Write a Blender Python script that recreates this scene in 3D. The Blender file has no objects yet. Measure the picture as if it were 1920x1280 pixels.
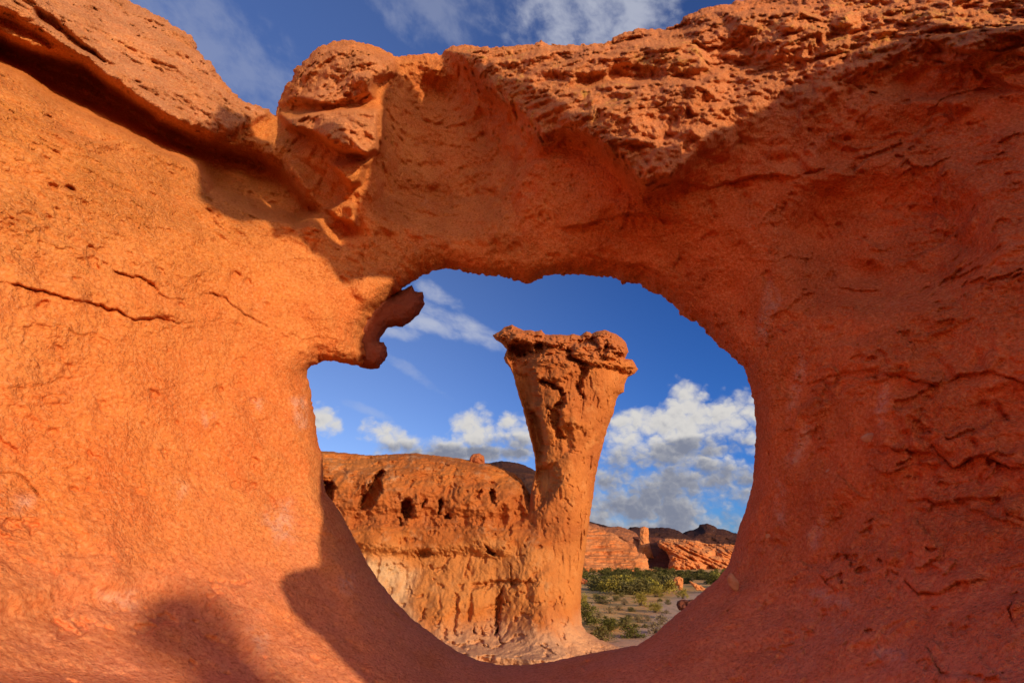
import bpy, math, random
import numpy as np
from mathutils import Vector

random.seed(7)
rng = np.random.default_rng(7)
scn = bpy.context.scene
COL = scn.collection

# ------------------------------------------------------------------ camera
FPX = 1013.0                       # focal length in photo pixels (1920 wide)
PITCH = math.radians(21.5)
CAMZ = 4.0
cam_d = bpy.data.cameras.new('camera')
cam = bpy.data.objects.new('camera', cam_d)
COL.objects.link(cam)
cam.location = (0, 0, CAMZ)
cam.rotation_euler = (math.radians(90) + PITCH, 0, 0)
cam_d.sensor_width = 36.0
cam_d.lens = 36.0 * FPX / 1920.0
cam_d.clip_start = 0.05
cam_d.clip_end = 8000
scn.camera = cam

# ------------------------------------------------------------------ light
SUN_AZ, SUN_EL = math.radians(40), math.radians(12)      # azimuth: to the right of straight behind the camera
SUN = np.array([math.sin(SUN_AZ) * math.cos(SUN_EL), -math.cos(SUN_AZ) * math.cos(SUN_EL), math.sin(SUN_EL)])
sun_d = bpy.data.lights.new('sun', 'SUN')
sun_d.energy = 2.4
sun_d.angle = math.radians(0.42)
sun_d.color = (1.0, 0.78, 0.53)
sun = bpy.data.objects.new('sun', sun_d)
COL.objects.link(sun)
sun.rotation_euler = Vector(-SUN).to_track_quat('-Z', 'Y').to_euler()
sun.location = (20, -25, 30)

scn.view_settings.view_transform = 'Standard'
scn.view_settings.look = 'None'
scn.view_settings.exposure = 0.58
scn.view_settings.gamma = 1
scn.view_settings.use_curve_mapping = False
scn.cycles.diffuse_bounces = 6
scn.cycles.max_bounces = 10
SKY_STRENGTH = 0.075


# ------------------------------------------------------------------ node helper
class NT:
    def __init__(self, tree):
        self.t = tree
        self.n = tree.nodes
        self.l = tree.links

    def put(self, sock, v):
        if hasattr(v, 'is_output'):
            self.l.new(v, sock)
        elif v is not None:
            if isinstance(v, (tuple, list)) and len(v) == 3 and sock.type == 'RGBA':
                v = (*v, 1)
            sock.default_value = v

    def math(self, op, a, b=None, c=None, clamp=False):
        m = self.n.new('ShaderNodeMath')
        m.operation = op
        m.use_clamp = clamp
        self.put(m.inputs[0], a)
        if b is not None: self.put(m.inputs[1], b)
        if c is not None: self.put(m.inputs[2], c)
        return m.outputs[0]

    def vmath(self, op, a, b=None):
        m = self.n.new('ShaderNodeVectorMath')
        m.operation = op
        self.put(m.inputs[0], a)
        if b is not None: self.put(m.inputs[1], b)
        return m.outputs['Value'] if op in ('DOT_PRODUCT', 'LENGTH') else m.outputs[0]

    def comb(self, x, y, z):
        m = self.n.new('ShaderNodeCombineXYZ')
        for i, q in enumerate((x, y, z)): self.put(m.inputs[i], q)
        return m.outputs[0]

    def sep(self, v):
        m = self.n.new('ShaderNodeSeparateXYZ')
        self.l.new(v, m.inputs[0])
        return m.outputs

    def noise(self, vec, scale, detail=4, rough=0.55, dist=0.0, out='Fac'):
        m = self.n.new('ShaderNodeTexNoise')
        self.put(m.inputs['Vector'], vec)
        m.inputs['Scale'].default_value = scale
        m.inputs['Detail'].default_value = detail
        m.inputs['Roughness'].default_value = rough
        m.inputs['Distortion'].default_value = dist
        return m.outputs[out]

    def voro(self, vec, scale, feature='F1', out='Distance', rand=1.0):
        m = self.n.new('ShaderNodeTexVoronoi')
        m.feature = feature
        self.put(m.inputs['Vector'], vec)
        m.inputs['Scale'].default_value = scale
        m.inputs['Randomness'].default_value = rand
        return m.outputs[out]

    def ss(self, x, lo, hi, a=0.0, b=1.0):
        m = self.n.new('ShaderNodeMapRange')
        m.interpolation_type = 'SMOOTHSTEP'
        self.put(m.inputs['Value'], x)
        self.put(m.inputs['From Min'], lo)
        self.put(m.inputs['From Max'], hi)
        self.put(m.inputs['To Min'], a)
        self.put(m.inputs['To Max'], b)
        return m.outputs['Result']

    def mix(self, f, a, b, blend='MIX'):
        m = self.n.new('ShaderNodeMix')
        m.data_type = 'RGBA'
        m.blend_type = blend
        self.put(m.inputs['Factor'], f)
        self.put(m.inputs[6], a)
        self.put(m.inputs[7], b)
        return m.outputs[2]

    def attr(self, name):
        m = self.n.new('ShaderNodeAttribute')
        m.attribute_name = name
        return m.outputs['Fac']

    def bump(self, h, strength, dist, normal=None):
        m = self.n.new('ShaderNodeBump')
        m.inputs['Strength'].default_value = strength
        m.inputs['Distance'].default_value = dist
        self.put(m.inputs['Height'], h)
        if normal is not None: self.put(m.inputs['Normal'], normal)
        return m.outputs[0]


# ------------------------------------------------------------------ pixel rays
CP, SP = math.cos(PITCH), math.sin(PITCH)

def ray(u, v):
    u = np.asarray(u, float); v = np.asarray(v, float)
    xc = (u - 960) / FPX; yc = (640 - v) / FPX
    return np.stack([xc, CP - yc * SP, SP + yc * CP], -1)

def azel(u, v):
    d = ray(u, v)
    return math.degrees(math.atan2(d[0], d[1])), math.degrees(math.atan2(d[2], math.hypot(d[0], d[1])))


# ------------------------------------------------------------------ world: Nishita sky with cloud banks by azimuth and elevation
world = bpy.data.worlds.new('World')
scn.world = world
world.use_nodes = True
W = NT(world.node_tree)
for n_ in list(W.n): W.n.remove(n_)
sky = W.n.new('ShaderNodeTexSky')
sky.sky_type = 'NISHITA'
sky.sun_disc = False
sky.sun_elevation = SUN_EL
sky.sun_rotation = math.radians(180) - SUN_AZ
sky.altitude = 1600
sky.air_density = 1.0
sky.dust_density = 1.4
sky.ozone_density = 2.2
tc = W.n.new('ShaderNodeTexCoord')
D = W.vmath('NORMALIZE', tc.outputs['Generated'])
dx, dy, dz = W.sep(D)
AZ = W.math('MULTIPLY', W.math('ARCTAN2', dx, dy), 57.2958)
EL = W.math('MULTIPLY', W.math('ARCSINE', dz), 57.2958)

def blob(u, v, ru, rv, tilt=0.0):
    """soft elliptical bank centred in the direction of a photo point: 1 in its middle, 0 at its edge, negative outside"""
    a0, e0 = azel(u, v)
    k = 1.0 / (FPX * math.radians(1.0))
    c, s = math.cos(tilt), math.sin(tilt)
    x = W.math('SUBTRACT', AZ, a0); y = W.math('SUBTRACT', EL, e0)
    xr = W.math('ADD', W.math('MULTIPLY', x, c / (ru * k)), W.math('MULTIPLY', y, s / (ru * k)))
    yr = W.math('ADD', W.math('MULTIPLY', x, -s / (rv * k)), W.math('MULTIPLY', y, c / (rv * k)))
    return W.math('SUBTRACT', 1.0, W.math('ADD', W.math('MULTIPLY', xr, xr), W.math('MULTIPLY', yr, yr)))

def union(bl):
    r = W.math('MAXIMUM', bl[0], -1.2)
    for b in bl[1:]: r = W.math('MAXIMUM', r, b)
    return r

P2 = W.comb(AZ, W.math('MULTIPLY', EL, 1.25), 3.7)
cum = union([blob(606, 790, 32, 34), blob(720, 818, 48, 40), blob(745, 835, 70, 24), blob(885, 808, 58, 46), blob(965, 818, 52, 45), blob(830, 842, 90, 26),
             blob(1290, 768, 52, 55), blob(1385, 785, 65, 55), blob(1335, 800, 70, 45), blob(1205, 812, 85, 50), blob(1260, 850, 150, 50), blob(1350, 902, 110, 52), blob(1240, 900, 150, 40),
             blob(1180, 925, 130, 76), blob(1250, 980, 260, 32), W.math('ADD', blob(1210, 945, 150, 44), 0.35), W.math('ADD', blob(1290, 800, 120, 50), 0.25), W.math('ADD', blob(900, 850, 190, 16), 0.3), blob(1540, 850, 120, 110), blob(1720, 900, 160, 90), blob(300, 860, 160, 60),
             blob(60, 900, 200, 60)])
warp = W.vmath('MULTIPLY', W.vmath('SUBTRACT', W.noise(P2, 0.9, 4, 0.55, out='Color'), (0.5, 0.5, 0.5)), (1.5, 1.5, 1.5))
PW = W.vmath('ADD', P2, warp)

def billow(p, detail=True):
    """heaped round puffs of three sizes"""
    r = W.math('ADD', W.math('MULTIPLY', W.math('SUBTRACT', 1.0, W.voro(p, 0.42)), 0.60), W.math('MULTIPLY', W.math('SUBTRACT', 1.0, W.voro(p, 1.05)), 0.32))
    if detail: r = W.math('ADD', r, W.math('MULTIPLY', W.math('SUBTRACT', 1.0, W.voro(p, 2.4)), 0.09))
    return r
bl = billow(PW)
blo = billow(W.vmath('ADD', PW, (0.28, 0.42, 0.0)))
low = W.noise(P2, 0.22, 4, 0.55)
dens = W.math('ADD', cum, W.math('ADD', W.math('MULTIPLY', W.math('SUBTRACT', bl, 0.58), 2.0), W.math('MULTIPLY', W.math('SUBTRACT', low, 0.5), 1.6)))
cum_a = W.ss(dens, -0.25, 0.95)
relief = W.math('MULTIPLY', W.math('SUBTRACT', bl, blo), 0.95)
thick = W.ss(dens, 0.3, 1.6)
base_blob = union([W.math('ADD', blob(1330, 925, 140, 48), 0.2), W.math('ADD', blob(1190, 930, 170, 75), 0.25), blob(1260, 975, 230, 30), blob(860, 858, 220, 24), blob(950, 852, 60, 34), blob(1230, 885, 150, 26), blob(1310, 838, 90, 18), blob(720, 852, 70, 20)])
lit = W.math('SUBTRACT', 1.0, W.math('MULTIPLY', thick, 0.30))
lit = W.math('SUBTRACT', lit, W.math('MULTIPLY', W.ss(base_blob, -0.9, 0.8), 0.62))
lit = W.math('ADD', lit, relief, clamp=True)
ccol = W.mix(W.ss(lit, 0.05, 0.95), (1.9, 2.1, 2.8), (6.1, 5.9, 5.7))
# thin high veils
vei = union([blob(825, 555, 60, 20, -0.5), blob(870, 612, 95, 24, -0.42), blob(800, 610, 110, 22, -0.1), blob(760, 625, 60, 16), blob(760, 690, 90, 12, -0.5),
             blob(1120, 5, 260, 95, 0.1), blob(1190, 40, 110, 75), blob(820, 10, 170, 60), blob(420, 120, 280, 100, -0.4), blob(1120, -60, 300, 80), blob(690, 770, 60, 10, -0.3)])
P3 = W.comb(W.math('ADD', AZ, W.math('MULTIPLY', EL, 0.5)), W.math('MULTIPLY', EL, 1.6), 9.1)
fv = W.math('ADD', W.math('MULTIPLY', W.noise(P3, 0.24, 5, 0.52, 0.2), 0.82), W.math('MULTIPLY', W.noise(P3, 1.1, 6, 0.62, 0.3), 0.18))
vd = W.math('ADD', vei, W.math('MULTIPLY', W.math('SUBTRACT', fv, 0.5), 4.2))
bright = union([blob(870, 590, 180, 80), blob(1150, 10, 260, 110)])
vei_a = W.math('MULTIPLY', W.ss(vd, -0.2, 1.5), W.ss(bright, -1.0, 0.6, 0.26, 0.70))
# clear sky: deepest a right angle away from the sun, paler towards the antisolar side
pol = W.ss(AZ, -24.0, 26.0)
skyc = W.mix(1.0, sky.outputs[0], W.mix(W.math('MULTIPLY', pol, W.ss(EL, 48.0, 34.0, 0.55, 1.0)), W.mix(W.ss(EL, 30.0, 50.0), (1.02, 1.02, 1.38), (1.25, 1.30, 1.85)), (0.27, 0.60, 1.26)), 'MULTIPLY')
# warm fill light added to the sky behind the camera, round the low sun
sd = W.vmath('DOT_PRODUCT', D, tuple(float(q) for q in SUN))
fill_glow = W.math('MULTIPLY', W.ss(sd, 0.35, 0.95), W.ss(EL, 38.0, 8.0))
fill_glow = W.math('MULTIPLY', fill_glow, W.ss(W.noise(P2, 0.08, 4, 0.5), 0.3, 0.6, 0.5, 1.0))
skyc = W.mix(fill_glow, skyc, (25.0, 18.5, 12.0))
c1 = W.mix(vei_a, skyc, (5.0, 5.2, 6.0))
c2 = W.mix(cum_a, c1, ccol)
bg = W.n.new('ShaderNodeBackground')
bg.inputs['Strength'].default_value = SKY_STRENGTH
W.l.new(c2, bg.inputs['Color'])
wo = W.n.new('ShaderNodeOutputWorld')
W.l.new(bg.outputs[0], wo.inputs['Surface'])


# ------------------------------------------------------------------ numpy toolkit
def _hash(ix, iy, iz, seed):
    h = (ix.astype(np.uint32) * np.uint32(374761393) + iy.astype(np.uint32) * np.uint32(668265263)
         + iz.astype(np.uint32) * np.uint32(2147483647) + np.uint32(seed * 974711 + 13))
    h = (h ^ (h >> np.uint32(13))) * np.uint32(1274126177)
    h = h ^ (h >> np.uint32(16))
    h = h * np.uint32(2246822519)
    return h ^ (h >> np.uint32(15))

_G = np.array([[1,1,0],[-1,1,0],[1,-1,0],[-1,-1,0],[1,0,1],[-1,0,1],[1,0,-1],[-1,0,-1],
               [0,1,1],[0,-1,1],[0,1,-1],[0,-1,-1],[1,1,0],[-1,1,0],[0,-1,1],[0,-1,-1]], np.float32)

def perlin(p, seed=0):
    p = np.asarray(p, np.float32)
    i = np.floor(p).astype(np.int64); f = p - i
    w = f * f * f * (f * (f * 6 - 15) + 10)
    out = 0
    for cx in (0, 1):
        for cy in (0, 1):
            for cz in (0, 1):
                g = _G[_hash(i[..., 0] + cx, i[..., 1] + cy, i[..., 2] + cz, seed) & np.uint32(15)]
                d = g[..., 0] * (f[..., 0] - cx) + g[..., 1] * (f[..., 1] - cy) + g[..., 2] * (f[..., 2] - cz)
                ww = (w[..., 0] if cx else 1 - w[..., 0]) * (w[..., 1] if cy else 1 - w[..., 1]) * (w[..., 2] if cz else 1 - w[..., 2])
                out = out + ww * d
    return out

def fbm(p, scale, octaves=4, gain=0.5, seed=0, ridged=False, lac=2.03):
    p = np.asarray(p, np.float32) * scale
    a, s, t = 1.0, 0.0, 0.0
    for k in range(octaves):
        n = perlin(p + 17.3 * k, seed + k)
        if ridged: n = 0.5 - 2 * np.abs(n)
        s = s + a * n; t += a
        a *= gain; p = p * lac
    return s / t

def cells(p, scale, seed=0):
    """worley F1 distance"""
    p = np.asarray(p, np.float32) * scale
    i = np.floor(p).astype(np.int64)
    best = np.full(p.shape[:-1], 9.0, np.float32)
    for cx in (-1, 0, 1):
        for cy in (-1, 0, 1):
            for cz in (-1, 0, 1):
                h = _hash(i[..., 0] + cx, i[..., 1] + cy, i[..., 2] + cz, seed)
                q = np.stack([(h & np.uint32(255)) / 255.0, ((h >> np.uint32(8)) & np.uint32(255)) / 255.0, ((h >> np.uint32(16)) & np.uint32(255)) / 255.0], -1)
                d = i + np.array([cx, cy, cz]) + q - p
                best = np.minimum(best, (d * d).sum(-1))
    return np.sqrt(best)

def sstep(x, a, b):
    t = np.clip((x - a) / (b - a), 0, 1)
    return t * t * (3 - 2 * t)

def seg_dist(U, V, pts, closed):
    d = np.full(U.shape, 1e18)
    n = len(pts)
    for k in range(n if closed else n - 1):
        (x0, y0), (x1, y1) = pts[k], pts[(k + 1) % n]
        ex, ey = x1 - x0, y1 - y0
        L = ex * ex + ey * ey + 1e-12
        t = np.clip(((U - x0) * ex + (V - y0) * ey) / L, 0, 1)
        d = np.minimum(d, (U - x0 - t * ex) ** 2 + (V - y0 - t * ey) ** 2)
    return np.sqrt(d)

def inside(U, V, pts):
    r = np.zeros(U.shape, bool)
    n = len(pts)
    for k in range(n):
        (x0, y0), (x1, y1) = pts[k], pts[(k + 1) % n]
        if y0 == y1: continue
        c = ((y0 > V) != (y1 > V)) & (U < (x1 - x0) * (V - y0) / (y1 - y0) + x0)
        r ^= c
    return r

def sdf(U, V, pts):
    """signed distance to a closed polygon, positive inside"""
    d = seg_dist(U, V, pts, True)
    return np.where(inside(U, V, pts), d, -d)

def bilerp(xs, ys, F, U, V):
    """F sampled on the regular axes xs (columns), ys (rows), at U, V"""
    fx = np.clip((U - xs[0]) / (xs[1] - xs[0]), 0, len(xs) - 1.001)
    fy = np.clip((V - ys[0]) / (ys[1] - ys[0]), 0, len(ys) - 1.001)
    ix = fx.astype(int); iy = fy.astype(int); fx = fx - ix; fy = fy - iy
    return ((F[iy, ix] * (1 - fx) + F[iy, ix + 1] * fx) * (1 - fy) + (F[iy + 1, ix] * (1 - fx) + F[iy + 1, ix + 1] * fx) * fy)

def tps(pts):
    """thin plate spline through (x, y, value) points; returns evaluator"""
    P = np.array(pts, float)
    X = P[:, :2] / 1000.0
    n = len(P)
    r2 = ((X[:, None] - X[None]) ** 2).sum(-1)
    K = np.where(r2 > 0, 0.5 * r2 * np.log(r2 + 1e-20), 0) + np.eye(n) * 0.003
    A = np.zeros((n + 3, n + 3)); A[:n, :n] = K; A[:n, n] = 1; A[:n, n + 1:] = X; A[n, :n] = 1; A[n + 1:, :n] = X.T
    w = np.linalg.solve(A, np.concatenate([P[:, 2], np.zeros(3)]))
    def ev(U, V):
        x = U / 1000.0; y = V / 1000.0
        o = w[n] + w[n + 1] * x + w[n + 2] * y
        for k in range(n):
            q = (x - X[k, 0]) ** 2 + (y - X[k, 1]) ** 2
            o = o + w[k] * 0.5 * q * np.log(q + 1e-20)
        return o
    return ev

def poisson(mask, h, iters=900):
    """solves lap(phi) = -2 inside the mask, so sqrt(phi) is a round cross-section"""
    phi = np.zeros(mask.shape)
    # coarse to fine
    def relax(m, hh, p, n):
        q = np.pad(p, 1)
        mm = np.pad(m, 1)
        yy, xx = np.indices(q.shape)
        red = ((yy + xx) % 2 == 0) & mm; blk = ((yy + xx) % 2 == 1) & mm
        for _ in range(n):
            for c in (red, blk):
                s = (np.roll(q, 1, 0) + np.roll(q, -1, 0) + np.roll(q, 1, 1) + np.roll(q, -1, 1) + 2 * hh * hh) / 4
                q = np.where(c, q + 1.85 * (s - q), q)
        return np.maximum(q[1:-1, 1:-1], 0)
    return relax(mask, h, phi, iters)

def smooth_outline(pts, jag, freq, seed):
    """resample a traced polygon and roughen it a little"""
    out = []
    n = len(pts)
    for k in range(n):
        (x0, y0), (x1, y1) = pts[k], pts[(k + 1) % n]
        L = math.hypot(x1 - x0, y1 - y0)
        m = max(1, int(L / 6))
        for j in range(m):
            t = j / m
            out.append((x0 + (x1 - x0) * t, y0 + (y1 - y0) * t))
    return out


# ------------------------------------------------------------------ mesh building
def mesh_obj(name, verts, faces, mat, parent=None, smooth=True, attrs=None):
    me = bpy.data.meshes.new(name)
    verts = np.asarray(verts, np.float32); faces = np.asarray(faces, np.int32)
    k = faces.shape[1]
    me.vertices.add(len(verts)); me.vertices.foreach_set('co', verts.ravel())
    me.loops.add(faces.size); me.loops.foreach_set('vertex_index', faces.ravel())
    me.polygons.add(len(faces))
    me.polygons.foreach_set('loop_start', np.arange(0, faces.size, k, dtype=np.int32))
    me.polygons.foreach_set('loop_total', np.full(len(faces), k, np.int32))
    me.update(calc_edges=True)
    me.validate()
    me.polygons.foreach_set('use_smooth', np.full(len(me.polygons), smooth))
    for an, av in (attrs or {}).items():
        a = me.attributes.new(an, 'FLOAT', 'POINT')
        a.data.foreach_set('value', np.asarray(av, np.float32).ravel())
    me.materials.append(mat)
    o = bpy.data.objects.new(name, me)
    COL.objects.link(o)
    if parent is not None: o.parent = parent
    return o

def tag(o, label, cat, group=None, kind=None):
    if label: o['label'] = label
    if cat: o['category'] = cat
    if group: o['group'] = group
    if kind: o['kind'] = kind
    return o

def empty(name, loc=(0, 0, 0)):
    o = bpy.data.objects.new(name, None)
    o.empty_display_size = 0.3
    o.location = loc
    COL.objects.link(o)
    return o

def recenter(o, base):
    """move the origin of a mesh thing to its base"""
    base = np.asarray(base, np.float32)
    n = len(o.data.vertices)
    co = np.empty(n * 3, np.float32)
    o.data.vertices.foreach_get('co', co)
    co = co.reshape(-1, 3) - base
    o.data.vertices.foreach_set('co', co.ravel())
    o.location = base.tolist()
    o.data.update()

def grid_shell(us, vs, d, grad_step):
    """grid vertices inside the outline (d>0) plus a ring moved onto the outline; returns U, V, D, faces"""
    U, V = np.meshgrid(us, vs)
    ins = d > 0
    nb = ins.copy()
    nb[1:] |= ins[:-1]; nb[:-1] |= ins[1:]
    nb[:, 1:] |= ins[:, :-1]; nb[:, :-1] |= ins[:, 1:]
    nb2 = nb.copy()
    nb2[:, 1:] |= nb[:, :-1]; nb2[:, :-1] |= nb[:, 1:]
    gv = np.gradient(d, axis=0) / np.gradient(V, axis=0)
    gu = np.gradient(d, axis=1) / np.gradient(U, axis=1)
    g2 = gu * gu + gv * gv + 1e-9
    move = (~ins)
    lim = grad_step * 2.5
    su = np.clip(-d * gu / g2, -lim, lim); sv = np.clip(-d * gv / g2, -lim, lim)
    U = np.where(move, U + su, U); V = np.where(move, V + sv, V)
    Dn = np.where(move, 0, d)
    quad_ok = (ins[:-1, :-1].astype(int) + ins[1:, :-1] + ins[:-1, 1:] + ins[1:, 1:]) >= 1
    H, Wd = d.shape
    idx = np.arange(H * Wd).reshape(H, Wd)
    q = np.stack([idx[:-1, :-1], idx[1:, :-1], idx[1:, 1:], idx[:-1, 1:]], -1)[quad_ok]
    used = np.unique(q)
    remap = np.full(H * Wd, -1); remap[used] = np.arange(len(used))
    return U.ravel()[used], V.ravel()[used], Dn.ravel()[used], remap[q], used


# ------------------------------------------------------------------ materials
def new_mat(name):
    m = bpy.data.materials.new(name)
    m.use_nodes = True
    T = NT(m.node_tree)
    for n_ in list(T.n): T.n.remove(n_)
    b = T.n.new('ShaderNodeBsdfPrincipled')
    o = T.n.new('ShaderNodeOutputMaterial')
    T.l.new(b.outputs[0], o.inputs['Surface'])
    b.inputs['Specular IOR Level'].default_value = 0.04
    b.inputs['Roughness'].default_value = 1.0
    geo = T.n.new('ShaderNodeNewGeometry')
    return m, T, b, geo.outputs['Position']

def arch_material():
    m, T, b, P = new_mat('arch_sandstone')
    n1 = T.noise(P, 0.9, 4, 0.6, 0.4)
    n2 = T.noise(P, 4.5, 5, 0.6)
    n3 = T.noise(P, 38, 3, 0.6)
    c = T.mix(T.ss(n1, 0.35, 0.65), (0.78, 0.245, 0.060), (0.80, 0.305, 0.088))
    c = T.mix(T.ss(n2, 0.42, 0.72, 0, 0.6), c, (0.72, 0.165, 0.042))
    c = T.mix(T.math('MULTIPLY', T.attr('ochre'), T.ss(n1, 0.25, 0.6, 1.0, 0.6)), c, (0.66, 0.255, 0.055))
    c = T.mix(T.ss(T.noise(P, 0.55, 5, 0.6, 0.5), 0.48, 0.68, 0, 0.55), c, (0.56, 0.175, 0.055))
    c = T.mix(T.math('MULTIPLY', T.attr('red'), 0.7), c, (0.74, 0.160, 0.062))
    c = T.mix(T.math('MULTIPLY', T.attr('weathered'), T.ss(n2, 0.3, 0.55, 0.55, 1.0)), c, (0.58, 0.275, 0.135))
    c = T.mix(T.math('MULTIPLY', T.attr('lichen'), T.ss(T.noise(P, 9, 5, 0.7), 0.50, 0.66, 0, 0.75)), c, (0.70, 0.44, 0.10))
    c = T.mix(T.math('MULTIPLY', T.attr('skylight_lift'), T.ss(n2, 0.3, 0.6, 0.45, 1.0)), c, (0.80, 0.31, 0.165))
    pale = T.math('MULTIPLY', T.attr('pale'), T.ss(T.noise(P, 18, 4, 0.7), 0.34, 0.60))
    c = T.mix(T.math('MULTIPLY', pale, 0.85), c, (0.78, 0.42, 0.27))
    gen = T.math('MULTIPLY', T.ss(T.noise(P, 2.6, 5, 0.65), 0.60, 0.75), T.ss(T.noise(P, 22, 3, 0.7), 0.45, 0.62))
    c = T.mix(T.math('MULTIPLY', gen, 0.6), c, (0.76, 0.36, 0.18))
    # sand grains: dark and pale specks
    g = T.voro(P, 150, out='Color')
    gr = T.n.new('ShaderNodeSeparateColor'); T.l.new(g, gr.inputs[0])
    c = T.mix(T.ss(gr.outputs[0], 0.93, 0.97, 0, 0.22), c, (0.34, 0.09, 0.03))
    c = T.mix(T.ss(gr.outputs[1], 0.975, 0.985, 0, 0.28), c, (0.75, 0.42, 0.22))
    c = T.mix(T.ss(n3, 0.3, 0.7, 0.0, 0.32), c, (0.56, 0.12, 0.030))
    n4 = T.noise(P, 66, 2, 0.65)
    c = T.mix(T.ss(n4, 0.52, 0.68, 0.0, 0.50), c, (0.42, 0.10, 0.028))
    c = T.mix(T.ss(n4, 0.48, 0.34, 0.0, 0.42), c, (0.86, 0.38, 0.15))
    T.l.new(c, b.inputs['Base Color'])
    h1 = T.noise(P, 62, 3, 0.65)
    h2 = T.voro(P, 95)
    ptc = T.ss(T.noise(P, 3.2, 4, 0.6), 0.35, 0.65, 0.5, 1.2)
    ptc = T.math('MULTIPLY', ptc, T.math('SUBTRACT', 1.0, T.math('MINIMUM', T.math('ADD', T.math('MULTIPLY', T.attr('skylight_lift'), 0.5), T.math('MULTIPLY', T.attr('smooth'), 0.5)), 0.75)))
    hh = T.math('ADD', h1, T.math('MULTIPLY', h2, -0.30))
    T.l.new(T.bump(T.math('MULTIPLY', hh, ptc), 0.9, 0.026), b.inputs['Normal'])
    return m

def cliff_material(name, base, dark, pale, scale, zbands=None, bump=0.6, bdist=0.12, strata=0.0):
    m, T, b, P = new_mat(name)
    x, y, z = T.sep(P)
    n1 = T.noise(P, 0.35 * scale, 5, 0.6, 0.4)
    n2 = T.noise(P, 1.7 * scale, 6, 0.65)
    c = T.mix(T.ss(n1, 0.35, 0.65), base, dark)
    c = T.mix(T.ss(n2, 0.5, 0.75, 0, 0.5), c, pale)
    c = T.mix(T.ss(T.noise(P, 7 * scale, 4, 0.7), 0.5, 0.7, 0, 0.35), c, dark)
    if zbands:
        zz = T.math('ADD', z, T.math('MULTIPLY', T.math('SUBTRACT', T.noise(P, 0.5, 5, 0.6), 0.5), 2.0))
        for z0, z1, z2, z3, colr, amt in zbands:
            f = T.math('MULTIPLY', T.ss(zz, z0, z1), T.ss(zz, z2, z3, 1, 0))
            c = T.mix(T.math('MULTIPLY', f, amt), c, colr)
    c2 = c
    pt = T.attr('pale')
    c2 = T.mix(T.math('MULTIPLY', pt, T.ss(n2, 0.3, 0.55, 0.5, 1)), c, pale)
    if strata:
        sv = T.comb(T.math('MULTIPLY', x, 0.08), T.math('MULTIPLY', y, 0.08), T.math('MULTIPLY', z, 1.0))
        sn = T.noise(sv, strata, 3, 0.7)
        c2 = T.mix(T.ss(sn, 0.5, 0.60, 0, 0.7), c2, dark)
    T.l.new(c2, b.inputs['Base Color'])
    h = T.math('ADD', T.noise(P, 5 * scale, 6, 0.68), T.math('MULTIPLY', T.noise(P, 22 * scale, 3, 0.6), 0.35))
    T.l.new(T.bump(h, bump, bdist), b.inputs['Normal'])
    return m

M_ARCH = arch_material()
M_PILLAR = cliff_material('pillar_sandstone', (0.60, 0.205, 0.052), (0.44, 0.130, 0.036), (0.66, 0.31, 0.11), 1.0,
                          [(-2, -1, 0.7, 2.0, (0.66, 0.36, 0.19), 0.75), (1.6, 2.6, 4.0, 5.4, (0.64, 0.26, 0.07), 0.4), (12.2, 13.6, 30, 31, (0.47, 0.145, 0.05), 0.7)])
M_RIDGE = cliff_material('ridge_sandstone', (0.58, 0.195, 0.046), (0.43, 0.125, 0.031), (0.64, 0.40, 0.21), 1.0,
                         [(-2, -1, 0.7, 1.8, (0.66, 0.37, 0.20), 0.8), (1.4, 2.4, 4.3, 4.7, (0.60, 0.25, 0.075), 0.6), (5.0, 5.2, 6.6, 7.4, (0.44, 0.125, 0.034), 0.6)])
M_CLIFF = cliff_material('far_cliff_sandstone', (0.72, 0.29, 0.105), (0.58, 0.19, 0.060), (0.74, 0.40, 0.19), 0.22, None, 0.6, 0.5, strata=1.3)
M_HILL = cliff_material('dark_shaded_hill_rock', (0.105, 0.042, 0.028), (0.065, 0.032, 0.024), (0.15, 0.075, 0.045), 0.06, None, 0.8, 2.0)  # shadow on the hill behind the ridge is put into this dark colour
M_BOULDER = cliff_material('boulder_sandstone', (0.50, 0.160, 0.060), (0.38, 0.10, 0.04), (0.58, 0.25, 0.11), 2.0, None, 0.6, 0.08)
M_SHADEDROCK = cliff_material('shaded_red_boulder_rock', (0.24, 0.080, 0.045), (0.17, 0.055, 0.035), (0.30, 0.12, 0.07), 2.0, None, 0.7, 0.08)  # the boulder's shade is put into its colour
M_FIN = cliff_material('shaded_fin_rock', (0.36, 0.105, 0.055), (0.25, 0.075, 0.042), (0.42, 0.15, 0.08), 3.0, None, 0.8, 0.04)  # colour darkened to hold the shade the fin stands in


def pebble_material():
    m, T, b, P = new_mat('pale_quartz_pebble')
    c = T.mix(T.ss(T.noise(P, 60, 4, 0.6), 0.35, 0.65), (0.55, 0.24, 0.11), (0.62, 0.33, 0.18))
    T.l.new(c, b.inputs['Base Color'])
    b.inputs['Roughness'].default_value = 0.75
    T.l.new(T.bump(T.noise(P, 90, 4, 0.6), 0.3, 0.004), b.inputs['Normal'])
    return m
M_PEBBLE = pebble_material()


# ------------------------------------------------------------------ ground
def gz(x, y):
    x = np.asarray(x, float); y = np.asarray(y, float)
    d = np.hypot(x * 0.75, np.maximum(y, 0))
    z = 2.6 * (1 - sstep(d, 5.5, 17))
    p = np.stack([x, y, np.zeros_like(x)], -1)
    z = z + 0.28 * fbm(p, 0.09, 3, 0.5, 5) * sstep(np.hypot(x, y), 18, 40)
    return z

def at(u, v, z=0.0):
    d = ray(u, v)
    t = (z - CAMZ) / d[2]
    return d * t + np.array([0, 0, CAMZ])

def world_at(u, v, Y):
    d = ray(u, v)
    return d * (Y / d[..., 1:2] if d.ndim > 1 else Y / d[1]) + np.array([0, 0, CAMZ])

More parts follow.
